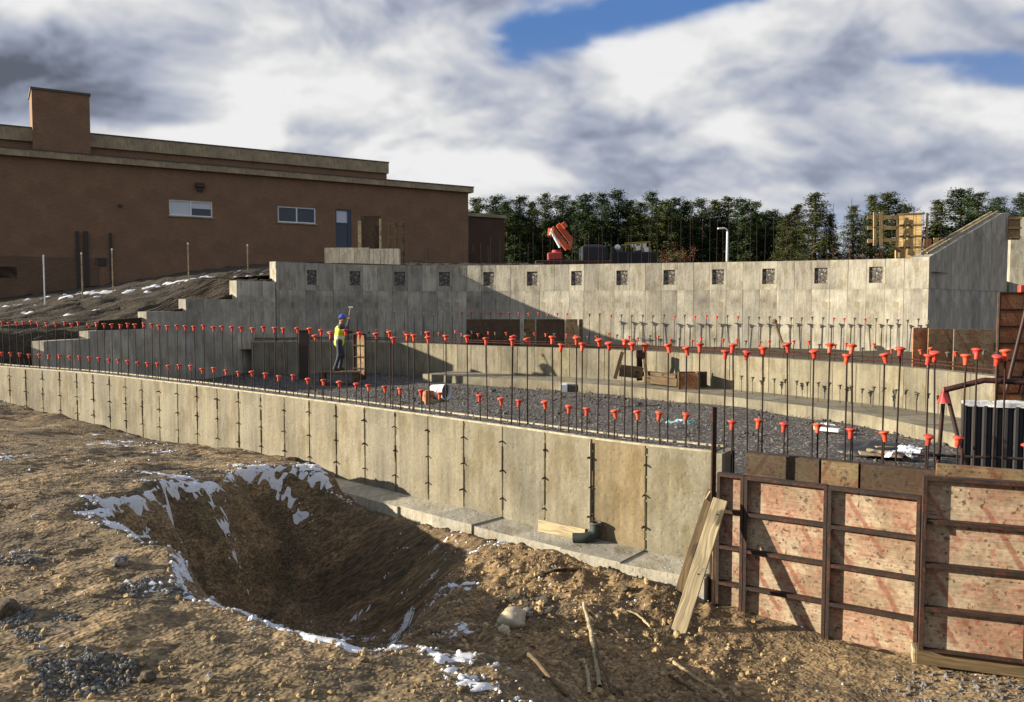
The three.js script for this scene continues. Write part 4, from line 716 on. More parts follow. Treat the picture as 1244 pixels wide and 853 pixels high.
{
  const A = [1.735, 6.92], Bq = [3.0, 6.10], L = Math.hypot(Bq[0] - A[0], Bq[1] - A[1]), dir = [(Bq[0] - A[0]) / L, (Bq[1] - A[1]) / L], turn = Math.atan2(dir[1], dir[0]);
  const at = (s, o = 0) => [A[0] + dir[0] * s + dir[1] * o, A[1] + dir[1] * s - dir[0] * o];
  let s = 0; const H = 1.22, Y = -.115;
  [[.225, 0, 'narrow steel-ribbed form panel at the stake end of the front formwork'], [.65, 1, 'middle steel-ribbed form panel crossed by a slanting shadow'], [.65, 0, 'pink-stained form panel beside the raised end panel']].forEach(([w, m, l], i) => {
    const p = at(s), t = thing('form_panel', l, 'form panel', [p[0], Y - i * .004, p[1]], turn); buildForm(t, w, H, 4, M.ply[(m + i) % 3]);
    if (i) for (const yy of [.28, .9]) mesh('wedge_bolt', [rod(new THREE.Vector3(-.03, yy, .03), new THREE.Vector3(.04, yy, .03), .009, 6), boxAt(.03, yy, .045, .012, .05, .03)], M.rust, t);
    s += w + .004;
  });
  // raised end panel, overlapping in front
  const p4 = atD(1115, 792, 5.80), q4 = atD(1238, 815, 5.58), a4 = Math.atan2(q4[2] - p4[2], q4[0] - p4[0]), L4 = Math.hypot(q4[2] - p4[2], q4[0] - p4[0]);
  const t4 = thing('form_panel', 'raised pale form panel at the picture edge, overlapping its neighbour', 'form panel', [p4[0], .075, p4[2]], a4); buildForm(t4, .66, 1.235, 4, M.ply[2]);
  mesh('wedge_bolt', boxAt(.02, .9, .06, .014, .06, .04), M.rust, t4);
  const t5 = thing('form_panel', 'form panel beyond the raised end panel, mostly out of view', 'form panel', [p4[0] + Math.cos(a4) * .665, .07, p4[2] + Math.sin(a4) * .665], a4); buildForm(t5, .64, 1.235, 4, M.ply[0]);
  const sk = thing('sill_timber', 'dark timber lying under the raised form panel', 'timber', [p4[0] + .0, -.0, p4[2] + .06], a4); mesh('timber', box(1.3, .11, .14, .01).translate(.66, .0, -.02), M.woodDark, sk); mesh('timber_end', box(.02, .1, .13, .004).translate(.0, .0, -.02), M.wood, sk);
  // inner forms: their plywood shows over the top of the outer ones
  s = .10;
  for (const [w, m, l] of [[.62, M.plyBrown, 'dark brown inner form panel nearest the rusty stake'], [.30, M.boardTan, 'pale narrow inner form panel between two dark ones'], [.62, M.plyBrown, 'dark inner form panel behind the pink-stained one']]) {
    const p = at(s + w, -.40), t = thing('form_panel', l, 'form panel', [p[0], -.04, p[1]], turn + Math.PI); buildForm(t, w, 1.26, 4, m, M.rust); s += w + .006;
  }
  const bw = thing('timber_board', 'tan weathered board standing on edge behind the raised form panel', 'board'), b0 = atD(1137, 573, 6.05), b1 = atD(1290, 586, 5.75);
  mesh('board', beam(V(...b0), V(...b1), .125, .045, .005), M.boardTan, bw); mesh('board_edge', beam(V(b0[0], b0[1] - .075, b0[2] - .03), V(b1[0], b1[1] - .075, b1[2] - .03), .02, .05), M.wood, bw);
  // rusty steel stake and timber post at the end, leaning planks
  const st = thing('steel_stake', 'rusty upright steel stake at the end of the front formwork', 'stake', [1.70, -.3, 6.98]);
  mesh('angle_bar', [boxAt(0, .97, 0, .045, 1.94, .006, .001), boxAt(-.02, .97, .022, .006, 1.94, .04, .001)], M.redSteel, st); for (let k = 0; k < 5; k++) mesh('nail_hole', new THREE.CylinderGeometry(.006, .006, .003, 8).rotateX(Math.PI / 2).translate(.004, .7 + k * .28, .004), M.copingDark, st);
  const po = thing('timber_post', 'short tan timber post at the foot of the narrow form panel', 'timber'), c0 = atD(866, 746, 6.98), c1 = atD(868, 612, 6.98); mesh('post', beam(V(...c0), V(...c1), .05, .09, .006, new THREE.Vector3(1, 0, 0)), M.wood, po);
  const pl = thing('plank', 'pale wooden plank leaning on the end of the form panels', 'plank'), g0 = atD(817, 787, 6.36), d0 = V(g0[0], g0[1] - .03, g0[2]), d1 = V(...atD(875.5, 607, 6.78));
  mesh('board', beam(d0, d1, .118, .036, .004, new THREE.Vector3(1, .2, .25)), M.wood, pl); for (const k of [.1, .5, .9]) mesh('nail', new THREE.SphereGeometry(.006, 6, 5).translate(...d0.clone().lerp(d1, k).add(new THREE.Vector3(0, .003, .024)).toArray()), M.rust, pl);
  const p2 = thing('plank', 'dark weathered plank leaning just behind the pale plank', 'plank'), e0 = groundPx(826, 722), f0 = V(e0[0], e0[1] - .02, e0[2]), f1 = V(...atD(867, 596, 7.12)); mesh('board', beam(f0, f1, .10, .035, .004, new THREE.Vector3(1, .3, .4)), M.woodDark, p2); mesh('cleat', beam(f0.clone().lerp(f1, .9).add(new THREE.Vector3(-.02, 0, .02)), f0.clone().lerp(f1, .98).add(new THREE.Vector3(.0, 0, .02)), .08, .02), M.wood, p2);
}
{ // dark ribbed panel with snow on top, red pipe brace, tall orange form panel
  const c0 = atD(1172, 492, 8.6), c1 = atD(1330, 487, 8.2), t = thing('ribbed_panel', 'dark vertically ribbed panel with a snowy top edge at the picture edge', 'panel', [c0[0], 0, c0[2]], Math.atan2(c1[2] - c0[2], c1[0] - c0[0])), L = Math.hypot(c1[0] - c0[0], c1[2] - c0[2]), top = c0[1];
  const sh = new THREE.Shape(); sh.moveTo(0, -.22); const n = 12; for (let i = 0; i <= n * 8; i++) { const x = L * i / (n * 8), k = Math.cos(i / 8 * Math.PI * 2); sh.lineTo(x, clamp(k * 1.6, -1, 1) * .022); } sh.lineTo(L, -.22); sh.lineTo(0, -.22);
  const g = new THREE.ExtrudeGeometry(sh, { depth: top, bevelEnabled: false }); g.rotateX(-Math.PI / 2).scale(1, 1, -1); { const ix = g.attributes.position; for (let i = 0; i < ix.count; i += 3) { const p = [ix.getX(i + 1), ix.getY(i + 1), ix.getZ(i + 1)]; ix.setXYZ(i + 1, ix.getX(i + 2), ix.getY(i + 2), ix.getZ(i + 2)); ix.setXYZ(i + 2, ...p); } } g.computeVertexNormals();
  mesh('ribbed_sheet', metric(g), std({ color: lin(.020, .020, .024), roughness: .55 }), t);
  const sg = new THREE.BoxGeometry(L, .045, .25, 60, 3, 10).translate(L / 2, top + .012, -.1), p = sg.attributes.position; for (let i = 0; i < p.count; i++) { const x = p.getX(i), z = p.getZ(i); p.setXYZ(i, x, p.getY(i) + (p.getY(i) > top ? (fbm(x * 5 + 9, z * 9 + 9, 3, 7) - .5) * .06 : 0), z + (vn(x * 6, p.getY(i) * 9, 4) - .5) * .04); } sg.computeVertexNormals(); mesh('snow_cover', sg, M.snow, t);
  const b = thing('pipe_brace', 'dark red pipe brace on two splayed legs by the ribbed panel', 'brace'), D = 7.0, P = (px, py, o = 0) => { const [x, y] = atD(px, py, D + o); return V(x, y, D + o); };
  mesh('leg', rod(P(1147, 476), P(1139, 572, .1), .017, 10), M.redSteel, b); mesh('leg', rod(P(1150, 476), P(1174, 572, -.1), .017, 10), M.redSteel, b);
  mesh('arm', [rod(P(1147, 474), P(1196, 462, -.1), .024, 10), rod(P(1196, 462, -.1), P(1300, 467, -.3), .024, 10)], M.redSteel, b);
  mesh('bracket', new THREE.ConeGeometry(.055, .15, 4).rotateY(.78).translate(...P(1147, 479).toArray()), std({ color: lin(.72, .07, .07), roughness: .4 }), b);
  mesh('lower_rail', rod(P(1108, 552, .1), P(1300, 560, -.2), .012, 8), M.rust, b);
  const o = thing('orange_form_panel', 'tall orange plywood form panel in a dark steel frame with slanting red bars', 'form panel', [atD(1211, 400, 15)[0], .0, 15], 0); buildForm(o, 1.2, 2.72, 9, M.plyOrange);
  for (const dx of [0, .26]) mesh('slanting_bar', rod(new THREE.Vector3(.12 + dx, .9, .12), new THREE.Vector3(.5 + dx, 2.7, .12), .035, 8), M.redSteel, o);
  mesh('corner_bracket', boxAt(.42, 2.78, .05, .16, .14, .1, .02), M.capOrange[1], o);
}
{ // plywood bulkheads on the terrace
  const t = thing('plywood_bulkhead', 'row of dark brown plywood sheets at the foot of the tall wall', 'formwork'), xs = [[566, 632], [636, 650], [651, 686], [687, 702], [703, 708.5]];
  xs.forEach(([a, b], i) => { const d = 31.2 - i * .12, l = atD(a, 388, d), r = atD(b, 388, d); mesh('plywood_sheet', box(r[0] - l[0] - .02, 1.25, .03).translate((l[0] + r[0]) / 2, l[1] - .62, -d), i === 3 ? M.plyTan : i === 1 || i === 4 ? M.woodDark : M.plyBrown, t); });
  const u = thing('plywood_bulkhead', 'stained tan plywood sheets standing below the wing wall', 'formwork'), ys = [[1109, 1127], [1127.6, 1158], [1158.6, 1208]];
  ys.forEach(([a, b], i) => { const d = 19.4 - i * .2, l = atD(a, 398 + i, d), r = atD(b, 398 + i, d); mesh('plywood_sheet', box(r[0] - l[0] - .01, 1.2, .03).translate((l[0] + r[0]) / 2, l[1] - .6, -d), i ? M.plyTan : M.plyOrange, u); });
}
{ // standing ladder-like form, by the worker
  const l = atD(430, 405, 26.6), t = thing('form_panel', 'pale form panel with dark crossbars standing beside the worker', 'form panel', [l[0], l[1] - 1.46, 26.6], -.55); buildForm(t, .5, 1.46, 4, M.plyTan, M.rust);
  const t2 = thing('dark_post', 'thick dark timber post standing in the shade behind the worker', 'post'), a = atD(369, 402, 27.4); mesh('post', beam(V(a[0], 0, a[2]), V(a[0], a[1], a[2]), .3, .2, .01, new THREE.Vector3(1, 0, 0)), M.darkPipe, t2); mesh('cap_board', box(.36, .05, .3, .005).translate(a[0], a[1] + .03, -a[2]), M.woodDark, t2);
}
{ // trestle, timber box, boards and small things inside the ring
  const D = 23.4, P = (px, py, o = 0) => { const [x, y] = atD(px, py, D + o); return V(x, y, D + o); };
  const t = thing('trestle', 'dark red trestle with splayed legs before the low curved wall', 'trestle');
  mesh('leg', beam(P(747, 460, -.2), P(756, 428), .1, .06, .004, new THREE.Vector3(1, 0, 0)), M.woodDark, t); mesh('leg', beam(P(786, 461, -.2), P(781, 426), .1, .06, .004, new THREE.Vector3(1, 0, 0)), M.wood, t); mesh('leg', beam(P(777, 462, .2), P(777, 426), .16, .08, .004, new THREE.Vector3(1, 0, 0)), M.redSteel, t);
  mesh('shelf', beam(P(752, 450), P(780, 453), .32, .3), M.woodDark, t); mesh('top_block', beam(P(773, 430), P(783, 430), .22, .2), M.redSteel, t);
  const b = thing('plank_stack', 'dark planks lying at the foot of the low curved wall by the trestle', 'planks'); mesh('plank', beam(P(786, 460, -.1), P(826, 465, -.9), .2, .3), M.woodDark, b); mesh('plank', beam(P(784, 454, .1), P(824, 458, -.7), .14, .26), M.woodDark, b);
  const c = thing('timber_box', 'open timber form box with a pale side beside the dark planks', 'box'), l = atD(825, 462, 22), r = atD(848, 464, 22), w = r[0] - l[0];
  mesh('side', box(w, .42, .04).translate((l[0] + r[0]) / 2, l[1] - .02, -22), M.plyOrange, c); for (const x of [l[0], r[0]]) mesh('post', box(.06, .48, .08).translate(x, l[1] - .02, -21.98), M.woodDark, c); mesh('end_side', box(.04, .42, .5).translate(r[0] + .05, l[1] - .02, -22.25), M.woodDark, c); mesh('back', box(w + .3, .42, .04).translate((l[0] + r[0]) / 2 + .2, l[1] - .02, -22.5), M.plyBrown, c);
  const k = thing('leaning_stick', 'dark pole leaning against the foot of the tall sunlit wall', 'pole'), a0 = atD(953, 424, 28.6), a1 = atD(941, 391, 29.4); mesh('pole', rod(V(...a0), V(...a1), .05, 8), M.woodDark, k); mesh('pole_head', new THREE.SphereGeometry(.10, 8, 6).translate(...V(...a1).toArray()), M.woodDark, k);
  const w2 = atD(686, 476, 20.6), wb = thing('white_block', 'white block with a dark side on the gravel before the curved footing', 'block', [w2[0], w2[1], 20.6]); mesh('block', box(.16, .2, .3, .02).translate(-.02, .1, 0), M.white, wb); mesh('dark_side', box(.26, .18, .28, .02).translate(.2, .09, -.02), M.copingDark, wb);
  // bucket lying on the wall's inner side
  const bq = atD(533, 476, 11.2), bk = thing('bucket', 'white bucket lying on its side with its dark mouth showing, by the front wall', 'bucket', [bq[0], bq[1], 11.2], -.5);
  const bg = new THREE.LatheGeometry([[0, -.11], [.085, -.11], [.09, -.1], [.108, .11], [.114, .112], [.114, .124], [.103, .124], [.086, -.09], [0, -.095]].map((p) => new THREE.Vector2(...p)), 24).rotateZ(-Math.PI / 2); mesh('shell', bg, M.white, bk); mesh('inside', new THREE.CylinderGeometry(.094, .086, .12, 20).rotateZ(-Math.PI / 2).translate(.03, 0, 0), M.copingDark, bk);
  const hd = new THREE.CatmullRomCurve3([[.1, .112, 0], [.16, .07, .08], [.16, -.07, .08], [.1, -.112, 0]].map((p) => new THREE.Vector3(...p))); mesh('handle', new THREE.TubeGeometry(hd, 16, .004, 5), M.rust, bk);
  const bs = thing('timber_block', 'orange tinted timber block under the white bucket', 'block', [bq[0] - .14, WALL_TOP - .01, 11.15], .5); mesh('block', box(.12, bq[1] - WALL_TOP + .06, .12, .008).translate(0, .07, 0), M.plyOrange, bs); mesh('cleat', box(.28, .05, .16, .006).translate(.14, .02, 0), M.wood, bs);
  // rags and scraps
  const rag = (px, py, d, s, col, label, seed) => { const [x, y] = atD(px, py, d), g = new THREE.PlaneGeometry(s * 2, s * 1.4, 16, 12), p = g.attributes.position; for (let i = 0; i < p.count; i++) { const a = p.getX(i), b = p.getY(i); p.setXYZ(i, a + (vn(a * 9, b * 9, seed) - .5) * s * .5, .02 + fbm(a * 7 / s * .3 + 5, b * 7 / s * .3 + 5, 3, seed) * s * .7, -b + (vn(a * 8 + 4, b * 8, seed + 1) - .5) * s * .4); } g.computeVertexNormals(); const m = mesh('scrap_sheet', g, std({ color: lin(...col), roughness: .7, side: THREE.DoubleSide }), scene); m.position.set(x, y, -d); m.rotation.y = seed; return tag(m, label, 'scrap'); };
  rag(819, 518, 12.5, .14, [.30, .50, .52], 'pale turquoise crumpled cloth on the gravel behind the front wall', 1); rag(836, 518, 12.4, .11, [.10, .28, .34], 'darker teal crumpled cloth beside the pale turquoise one', 2);
  rag(1003, 520, 16.4, .16, [.72, .70, .68], 'crumpled white sheeting beside the long white strip', 3); rag(1098, 560, 12.8, .30, [.70, .72, .74], 'crumpled white plastic near the pinkish board on the gravel', 4); rag(1110, 552, 13.2, .2, [.60, .66, .74], 'bluish white plastic scrap beyond the pinkish board', 5);
  const ws = thing('white_strip', 'long white strip lying on the gravel inside the foundation', 'strip'), s0 = onY(992, 520.5, .1), s1 = onY(1020, 523, .1); mesh('strip', beam(V(s0[0], .1, s0[1]), V(s1[0], .1, s1[1]), .06, .16), M.white, ws); mesh('strip_end', beam(V(s0[0] - .03, .1, s0[1]), V(s0[0], .1, s0[1]), .08, .2), M.edge, ws);
  const pb = thing('pinkish_board', 'pinkish plywood offcut lying on the dark gravel', 'board'), q0 = onY(1042, 551, .08), q1 = onY(1092, 553, .08); mesh('board', beam(V(q0[0], .12, q0[1]), V(q1[0], .1, q1[1]), .03, .6, .004), M.ply[0], pb); mesh('batten', beam(V(q0[0] + .1, .16, q0[1] - .1), V(q1[0] - .2, .14, q1[1] - .1), .04, .09), M.wood, pb);
  const dk = thing('dark_sheet', 'dark crumpled sheeting on the gravel behind the pinkish board', 'sheeting'); dk.position.set(onY(1060, 540, .2)[0], .05, -onY(1060, 540, .2)[1]); { const g = new THREE.SphereGeometry(.5, 24, 12, 0, 6.3, 0, 1.5), p = g.attributes.position; for (let i = 0; i < p.count; i++) { const a = p.getX(i), b = p.getY(i), c = p.getZ(i), k = .6 + fbm(a * 4 + 9, c * 4 + 9, 3, 5) * .8; p.setXYZ(i, a * 1.3 * k, b * .34 * k, c * .8 * k); } g.computeVertexNormals(); mesh('sheeting', g, std({ color: lin(.02, .021, .024), roughness: .5 }), dk); mesh('weight', box(.3, .06, .14, .01).translate(.1, .13, .2), M.wood, dk); }
}

// ------------------------------------------------------------------ loose things on the dirt
{
  const lump = (seed, r, flat = .7) => { let g = new THREE.IcosahedronGeometry(r, 3); g.deleteAttribute('uv'); g = mergeVertices(g, 1e-5); const p = g.attributes.position, v = new THREE.Vector3(); for (let i = 0; i < p.count; i++) { v.fromBufferAttribute(p, i); const k = .50 + .85 * fbm(v.x / r * 1.6 + seed * 7 + 20, v.y / r * 1.6 + v.z / r * 1.9 + 20, 5, seed, 0, .6); p.setXYZ(i, v.x * k, v.y * k * flat, v.z * k); } g.computeVertexNormals(); return g; };
  const mats = { white: std({ map: T.concrete, color: lin(1.15, 1.12, 1.1) }), grey: std({ map: T.gravel, color: lin(.8, .78, .76) }), tan: std({ map: T.dirt, bumpMap: T.dirtBump, bumpScale: .01, color: lin(1.0, .9, .75) }), dark: std({ map: T.dirt, bumpMap: T.dirtBump, bumpScale: .01, color: lin(.5, .46, .42) }) };
  const rock = (px, py, r, m, label, seed, flat) => { const [x, y, d] = groundPx(px, py), o = mesh('rock', metric(lump(seed, r, flat)), mats[m]); o.position.set(x, y + r * .3, -d); o.rotation.y = seed; return tag(o, label, 'rock'); };
  rock(622, 762, .115, 'white', 'largest whitish rock on the churned dirt by the pit', 21, .75); rock(640, 752, .06, 'grey', 'small grey rock tucked behind the largest whitish rock', 22); rock(612, 774, .05, 'white', 'small pale rock just in front of the largest whitish rock', 23);
  rock(146, 687, .055, 'grey', 'grey snow-dusted stone alone on the dirt beside the pit rim', 24); rock(6, 748, .07, 'dark', 'dark clod cut off by the picture edge on the dirt plateau', 25); rock(178, 829, .04, 'dark', 'small dark clod on the dirt beside the grey rubble patch', 26); rock(212, 843, .025, 'tan', 'small tan stone near the picture bottom below the grey rubble patch', 27);
  rock(657, 702, .04, 'tan', 'pale tan stone on the churned dirt below the footing', 28); rock(700, 652, .09, 'dark', 'dark lump of rubble against the white pipe foot', 29, .6); rock(690, 661, .06, 'grey', 'grey broken concrete lump on the footing beside the dark rubble', 30); rock(722, 655, .05, 'white', 'pale broken concrete lump on the footing under the white pipe', 31); rock(762, 664, .04, 'grey', 'small grey lump farther along the footing', 32);
  rock(530, 768, .04, 'tan', 'tan clod at the edge of the snow streaks by the pit', 33); rock(845, 705, .05, 'dark', 'dark clod beside the foot of the leaning planks', 34); rock(760, 720, .045, 'dark', 'dark clod in the middle of the churned dirt', 35);
  const ob = thing('wooden_board', 'weathered board lying on the footing against the front wall', 'board'), a = atD(655, 641, 8.35), b = atD(712, 651, 8.0); mesh('board', beam(V(a[0], .27, a[2]), V(b[0], .265, b[2]), .12, .04), M.wood, ob); mesh('stub', beam(V(b[0] + .02, .2, b[2] - .05), V(b[0] + .10, .36, b[2] + .0), .08, .08), M.copingDark, ob);
  const elbow = new THREE.CatmullRomCurve3([[.0, .16, 0], [.12, .17, .02], [.2, .2, .0], [.22, .3, -.02]].map((p) => new THREE.Vector3(...p))), pe = thing('pipe_stub', 'dark green pipe elbow at the foot of the white strip', 'pipe', [atD(696, 655, 7.95)[0], .09, 7.95]); mesh('pipe', metric(new THREE.TubeGeometry(elbow, 14, .05, 10)), std({ color: lin(.02, .032, .026), roughness: .7 }), pe); mesh('collar', metric(new THREE.TorusGeometry(.055, .012, 6, 16)).rotateX(1.57).translate(.22, .3, -.02), M.copingDark, pe);
  // roots and sticks
  const stick = (pts, r, m, label) => { const P = pts.map(([px, py, h]) => { const [x, y, d] = groundPx(px, py); return V(x, y + h, d); }), c = new THREE.CatmullRomCurve3(P), g = new THREE.TubeGeometry(c, 22, r, 7), p = g.attributes.position; for (let i = 0; i < p.count; i++) { const k = (vn(i * .37, r * 999, 3) - .5) * r * .6; p.setXYZ(i, p.getX(i) + k, p.getY(i) + k, p.getZ(i)); } g.computeVertexNormals(); return tag(mesh('stick', metric(g), m), label, 'stick'); };
  stick([[709, 742, .02], [717, 775, .05], [724, 812, .04], [728, 846, .02]], .017, M.wood, 'longest pale root curving down the churned dirt'); stick([[712, 748, .01], [722, 790, .03], [733, 830, .05], [746, 852, .02]], .012, M.woodDark, 'dark root running beside the longest pale root'); stick([[709, 812, .02], [714, 835, .05], [716, 852, .03]], .011, M.wood, 'short pale root beside the foot of the longest root');
  stick([[640, 800, .01], [655, 820, .04], [672, 838, .03], [690, 850, .01]], .012, M.woodDark, 'dark stick slanting below the whitish rock'); stick([[818, 812, .01], [850, 832, .04], [884, 850, .02]], .012, M.wood, 'pale root near the foot of the leaning planks'); stick([[812, 832, .02], [838, 846, .03], [860, 856, .0]], .009, M.woodDark, 'thin dark root below the pale root by the planks'); stick([[745, 742, .01], [772, 752, .03], [790, 766, .01]], .009, M.wood, 'thin pale twig in the middle of the churned dirt'); stick([[640, 705, .01], [675, 700, .02], [712, 693, .01]], .014, M.woodDark, 'dark half-buried stick below the footing');
  // clods, pebbles and gravel nobody could count
  const scatter = (name, label, n, geo, mat, f, seed) => { const r = rng(seed), im = new THREE.InstancedMesh(geo, mat, n), m = new THREE.Matrix4(), q = new THREE.Quaternion(), e = new THREE.Euler(), c = new THREE.Color(); let k = 0; for (let i = 0; i < n * 6 && k < n; i++) { const o = f(r); if (!o) continue; q.setFromEuler(e.set(r() * 6, r() * 6, r() * 6)); m.compose(V(o[0], o[1], o[2]), q, new THREE.Vector3(o[3] * (.7 + r() * .6), o[3] * (.5 + r() * .5), o[3] * (.7 + r() * .6))); im.setMatrixAt(k, m); const b = .55 + r() * .8; im.setColorAt(k, c.setRGB(o[4][0] * b, o[4][1] * b, o[4][2] * b)); k++; } im.count = k; im.name = numbered(name); im.castShadow = im.receiveShadow = true; scene.add(im); tag(im, label, name, null, 'stuff'); };
  const cl = [1, 2].map((s) => { let g = new THREE.IcosahedronGeometry(1, 1); g.deleteAttribute('uv'); g = mergeVertices(g, 1e-4); const p = g.attributes.position; for (let i = 0; i < p.count; i++) { const k = .7 + hash2(i, s, 3) * .5; p.setXYZ(i, p.getX(i) * k, p.getY(i) * k, p.getZ(i) * k); } g = g.toNonIndexed(); g.computeVertexNormals(); return g; });
  const white = std({ color: lin(1, 1, 1), roughness: 1 });
  scatter('clods', 'crumbs and clods of dry dirt scattered over the plateau', 6500, cl[0], white, (r) => { const d = 2.8 + r() * r() * 11, x = (r() - .68) * d * 1.25; if (x < -9 || x > 3.6 || d > wallD(x) - .6) return null; if (vn(x * 1.7, d * 1.7, 61) < r() * .8) return null; const sd = x > -6 ? rimDist(x, d) : -3, s = .003 + r() ** 5 * .016; return [x, ground(x, d) + s * .2, d, s, sd > .2 && x < -.2 ? [.33, .235, .12] : [.33, .235, .12]]; }, 41);
  scatter('clods', 'broken orange brown clods churned up beside the pit', 5200, cl[1], white, (r) => { const d = 3.4 + r() * 4.6, x = (r() - .32) * 3.6; if (x > 2.2 || d > wallD(x) - .6 || rimDist(x, d) < .35) return null; if (smooth(-1.4, -.2, x) * smooth(2.2, 1.0, x) < r()) return null; const s = .004 + r() ** 6 * .026; return [x, ground(x, d) + s * .2, d, s, [.34, .24, .125]]; }, 42);
  { let k = 0; scatter('snow', 'grains of snow strewn along the pit rim and over the dirt', Math.min(30000, SNOWCRUMBS.length), cl[0], M.snow, (r) => { const c = SNOWCRUMBS[k++]; return c ? [c[0], c[1] + c[3] * .25, c[2], c[3], [1, 1, 1]] : null; }, 46); }
  scatter('gravel', 'loose grey stones in patches on the dirt plateau', 3600, cl[1], white, (r) => { const g = GREY[Math.floor(r() * 6)], a = r() * 6.28, q = Math.sqrt(r()) * g[2] * .95, x = g[0] + Math.cos(a) * q, d = g[1] + Math.sin(a) * q; if (d < 2.4 || vn(x * 6, d * 6, 3) < .42) return null; const s = .003 + r() ** 4 * .012; return [x, ground(x, d) + s * .3, d, s, [.15, .143, .13]]; }, 43);
  scatter('gravel', 'loose grey gravel stones below the raised form panel', 1500, cl[0], white, (r) => { const x = 2.2 + r() * 1.6, d = 4.4 + r() * 1.4; if (x < 2.45 + (d - 4.6) * .25 - r() * .2) return null; const s = .004 + r() ** 3 * .014; return [x, ground(x, d) + s * .3, d, s, [.15, .14, .13]]; }, 44);
  scatter('gravel', 'loose stones over the gravel floor inside the foundation', 9000, cl[1], white, (r) => { const x = -9 + r() * 22, d = 9 + r() * 16; if (d < wallD(x) + .4 || Math.abs(x / d) > .68) return null; const s = .010 + r() ** 4 * .035; return [x, s * .1 + .02, d, s, [.10, .098, .094]]; }, 45);
}

// ------------------------------------------------------------------ the worker
function skin(bones, cell, lo, hi, k = .05) {                        // one continuous surface round tapered capsules
  const size = Math.max(hi[0] - lo[0], hi[1] - lo[1], hi[2] - lo[2]) + cell * 8, N = Math.ceil(size / cell), c = [0, 1, 2].map((i) => (lo[i] + hi[i]) / 2), mc = new MarchingCubes(N, new THREE.MeshBasicMaterial(), false, false, 60000), h = N * cell / 2;
  for (let z = 0; z < N; z++) for (let y = 0; y < N; y++) for (let x = 0; x < N; x++) {
    const p = [c[0] + (x - N / 2) * cell, c[1] + (y - N / 2) * cell, c[2] + (z - N / 2) * cell]; let D = 1;
    for (const [a, ra, b, rb] of bones) { const vx = b[0] - a[0], vy = b[1] - a[1], vz = b[2] - a[2], l = vx * vx + vy * vy + vz * vz, t = l ? clamp(((p[0] - a[0]) * vx + (p[1] - a[1]) * vy + (p[2] - a[2]) * vz) / l) : 0, d = Math.hypot(p[0] - a[0] - vx * t, p[1] - a[1] - vy * t, p[2] - a[2] - vz * t) - mix(ra, rb, t); if (d - D > k) continue; const q = Math.max(0, k - Math.abs(D - d)) / k; D = Math.min(D, d) - q * q * k / 4; }
    mc.field[z * N * N + y * N + x] = -D;
  }
  mc.isolation = 0; mc.update();
  const n = mc.count, g = new THREE.BufferGeometry(), pos = new Float32Array(n * 3); for (let i = 0; i < n * 3; i++) pos[i] = c[i % 3] + mc.positionArray[i] * h;
  g.setAttribute('position', new THREE.BufferAttribute(pos, 3)); g.setAttribute('normal', new THREE.BufferAttribute(mc.normalArray.slice(0, n * 3), 3)); return g;
}
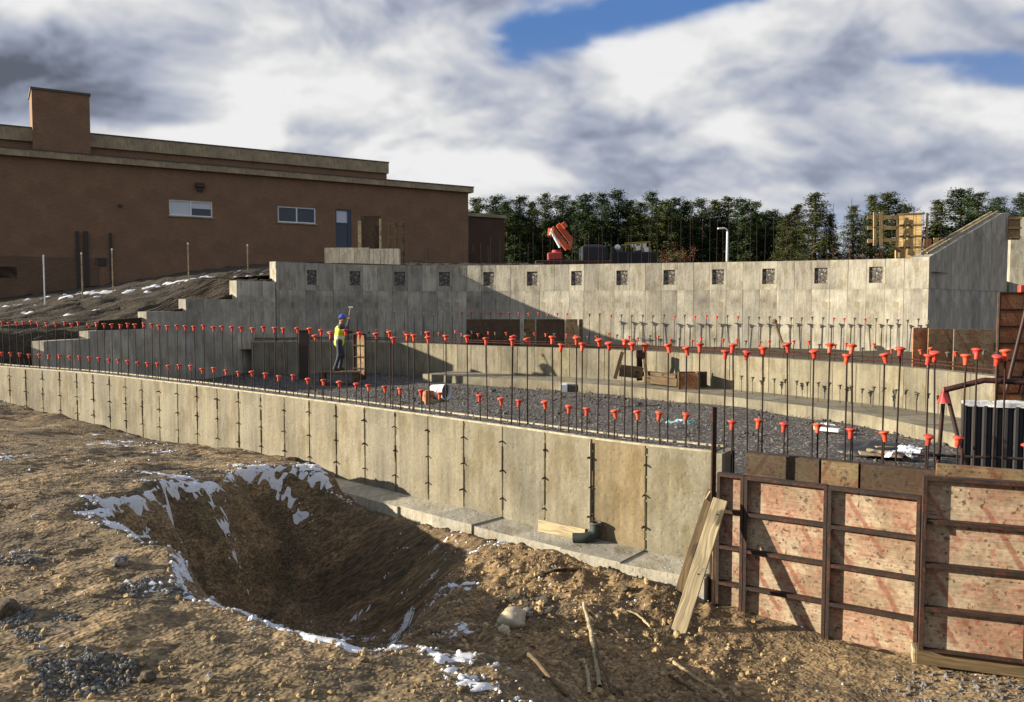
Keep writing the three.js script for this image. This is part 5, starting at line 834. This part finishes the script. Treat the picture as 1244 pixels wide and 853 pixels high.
{
  const D = 26, [x] = atD(412, 440, D), feet = .42, t = thing('person', 'worker in a yellow safety vest and blue hard hat raising one arm', 'person', [x, feet, D], .25);
  const hip = .93, body = [];
  // x forward, z to the person's right
  const J = { pel: [0, hip, 0], waist: [.02, 1.08, 0], chest: [.05, 1.30, 0], neck: [.08, 1.46, 0], head: [.11, 1.60, 0], lh: [0, .92, -.10], rh: [0, .92, .10], lk: [.10, .50, -.11], rk: [.0, .49, .12], la: [.02, .09, -.12], ra: [-.14, .10, .13], ls: [.05, 1.40, -.19], rs: [.05, 1.40, .19], le: [.22, 1.20, -.25], re: [.24, 1.36, .24], lw: [.42, 1.22, -.14], rw: [.30, 1.60, .16] };
  body.push([J.pel, .135, J.waist, .125], [J.waist, .125, J.chest, .15], [[.05, 1.30, -.07], .13, [.05, 1.30, .07], .13], [[.05, 1.40, -.12], .075, [.05, 1.40, .12], .075], [J.chest, .11, J.neck, .06], [J.neck, .055, J.head, .055], [J.lh, .10, J.lk, .068], [J.lk, .068, J.la, .05], [J.rh, .10, J.rk, .068], [J.rk, .068, J.ra, .05], [J.la, .05, [.14, .045, -.13], .04], [J.ra, .05, [-.02, .045, .14], .04], [J.ls, .07, J.le, .052], [J.le, .05, J.lw, .034], [J.rs, .07, J.re, .052], [J.re, .05, J.rw, .034]);
  const hd = [[J.head, .095, [.115, 1.66, 0], .098], [[.15, 1.575, 0], .06, [.12, 1.58, 0], .07], [[.20, 1.60, 0], .014, [.205, 1.625, 0], .010], [[.195, 1.565, -.02], .012, [.195, 1.565, .02], .012], [[.11, 1.62, -.098], .018, [.11, 1.60, -.096], .012], [[.11, 1.62, .098], .018, [.11, 1.60, .096], .012], [J.neck, .055, J.head, .06]];
  const hand = (w, dir, up, side) => { const f = new THREE.Vector3(...dir).normalize(), s = new THREE.Vector3(...side).normalize(), u = f.clone().cross(s), W = new THREE.Vector3(...w), P = (a, b, c) => W.clone().addScaledVector(f, a).addScaledVector(s, b).addScaledVector(u, c).toArray(), B = [[P(-.02, 0, 0), .03, P(.03, 0, 0), .03], [P(.03, -.022, 0), .02, P(.075, -.028, 0), .016], [P(.03, .022, 0), .02, P(.08, .025, 0), .016]]; [[-.031, .06], [-.011, .075], [.01, .08], [.031, .07]].forEach(([b, l]) => { B.push([P(.08, b, 0), .0095, P(.08 + l * .45, b, .016), .009], [P(.08 + l * .45, b, .016), .009, P(.08 + l * .6, b, .045), .0085], [P(.08 + l * .6, b, .045), .0085, P(.08 + l * .35, b, .06), .008]); }); B.push([P(.02, .03, .0), .013, P(.05, .05, .03), .011], [P(.05, .05, .03), .011, P(.075, .035, .055), .0095]); return B; };
  const hl = hand(J.lw, [.8, .1, .5], 0, [0, 1, 0]), hr = hand(J.rw, [.15, 1, -.2], 0, [1, 0, 0]);
  const bb = (B, m) => [0, 1, 2].map((i) => [Math.min(...B.map((b) => Math.min(b[0][i] - b[1], b[2][i] - b[3]))) - m, Math.max(...B.map((b) => Math.max(b[0][i] + b[1], b[2][i] + b[3]))) + m]);
  const mk = (B, c, k) => { const q = bb(B, .01); return skin(B, c, q.map((a) => a[0]), q.map((a) => a[1]), k); };
  const paint = (g, f) => { const p = g.attributes.position, c = new Float32Array(p.count * 3); for (let i = 0; i < p.count; i++) c.set(f(p.getX(i), p.getY(i), p.getZ(i)), i * 3); g.setAttribute('color', new THREE.BufferAttribute(c, 3)); return g; };
  const flesh = [.40, .23, .16];
  const parts = [paint(mk(body, .013, .06), (x, y, z) => (y < .10 ? [.05, .035, .025] : y < .98 ? [.025, .03, .05] : y > 1.485 && x < .2 && Math.abs(z) < .1 ? flesh : [.06, .055, .06])), paint(mk(hd, .006, .02), () => flesh), paint(mk(hl, .004, .008), () => flesh), paint(mk(hr, .004, .008), () => flesh)];
  mesh('body', mergeGeometries(parts), std({ vertexColors: true, roughness: .8 }), t);
  const vest = [[[0, .90, 0], .155, [.02, 1.08, 0], .145], [[.02, 1.08, 0], .145, [.05, 1.28, 0], .162], [[.05, 1.28, -.08], .148, [.05, 1.28, .08], .148], [[.05, 1.385, -.10], .088, [.05, 1.385, .10], .088]];
  mesh('safety_vest', paint(mk(vest, .013, .05), (x, y) => (x > .13 && y > 1.1 ? [.75, .20, .03] : Math.abs(y - 1.06) < .03 ? [.6, .62, .6] : [.62, .72, .05])), std({ vertexColors: true, roughness: .6 }), t);
  mesh('hard_hat', new THREE.LatheGeometry([[.155, 0], [.150, .008], [.122, .012], [.118, .05], [.095, .10], [.05, .128], [0, .135]].map((p) => new THREE.Vector2(...p)), 24).rotateZ(-.1).translate(.12, 1.665, 0), std({ color: lin(.03, .07, .40), roughness: .3 }), t);
  mesh('hair', new THREE.SphereGeometry(.104, 16, 10, 0, 6.3, 1.2, 1.0).translate(.095, 1.655, 0), std({ color: lin(.03, .02, .015) }), t);
  const hm = thing('hammer', 'pale handled hammer held up in the raised hand of the worker', 'hammer'); hm.position.copy(t.position); hm.rotation.copy(t.rotation);
  mesh('handle', rod(new THREE.Vector3(.30, 1.66, .10), new THREE.Vector3(.37, 2.0, .0), .016, 8), M.wood, hm); mesh('head', rod(new THREE.Vector3(.30, 1.985, -.01), new THREE.Vector3(.44, 1.985, .01), .028, 8), M.white, hm);
  const pf = thing('plank_platform', 'low timber platform under the boots of the worker', 'platform', [x, 0, D], .1);
  for (let k = 0; k < 3; k++) mesh('plank', box(1.3, .045, .21, .004).translate(0, feet - .0225, (k - 1) * .22), M.woodDark, pf); for (const a of [-.5, .5]) mesh('block', box(.16, feet - .046, .6, .008).translate(a, (feet - .046) / 2, 0), M.woodDark, pf);
}
renderer.render(scene, camera);
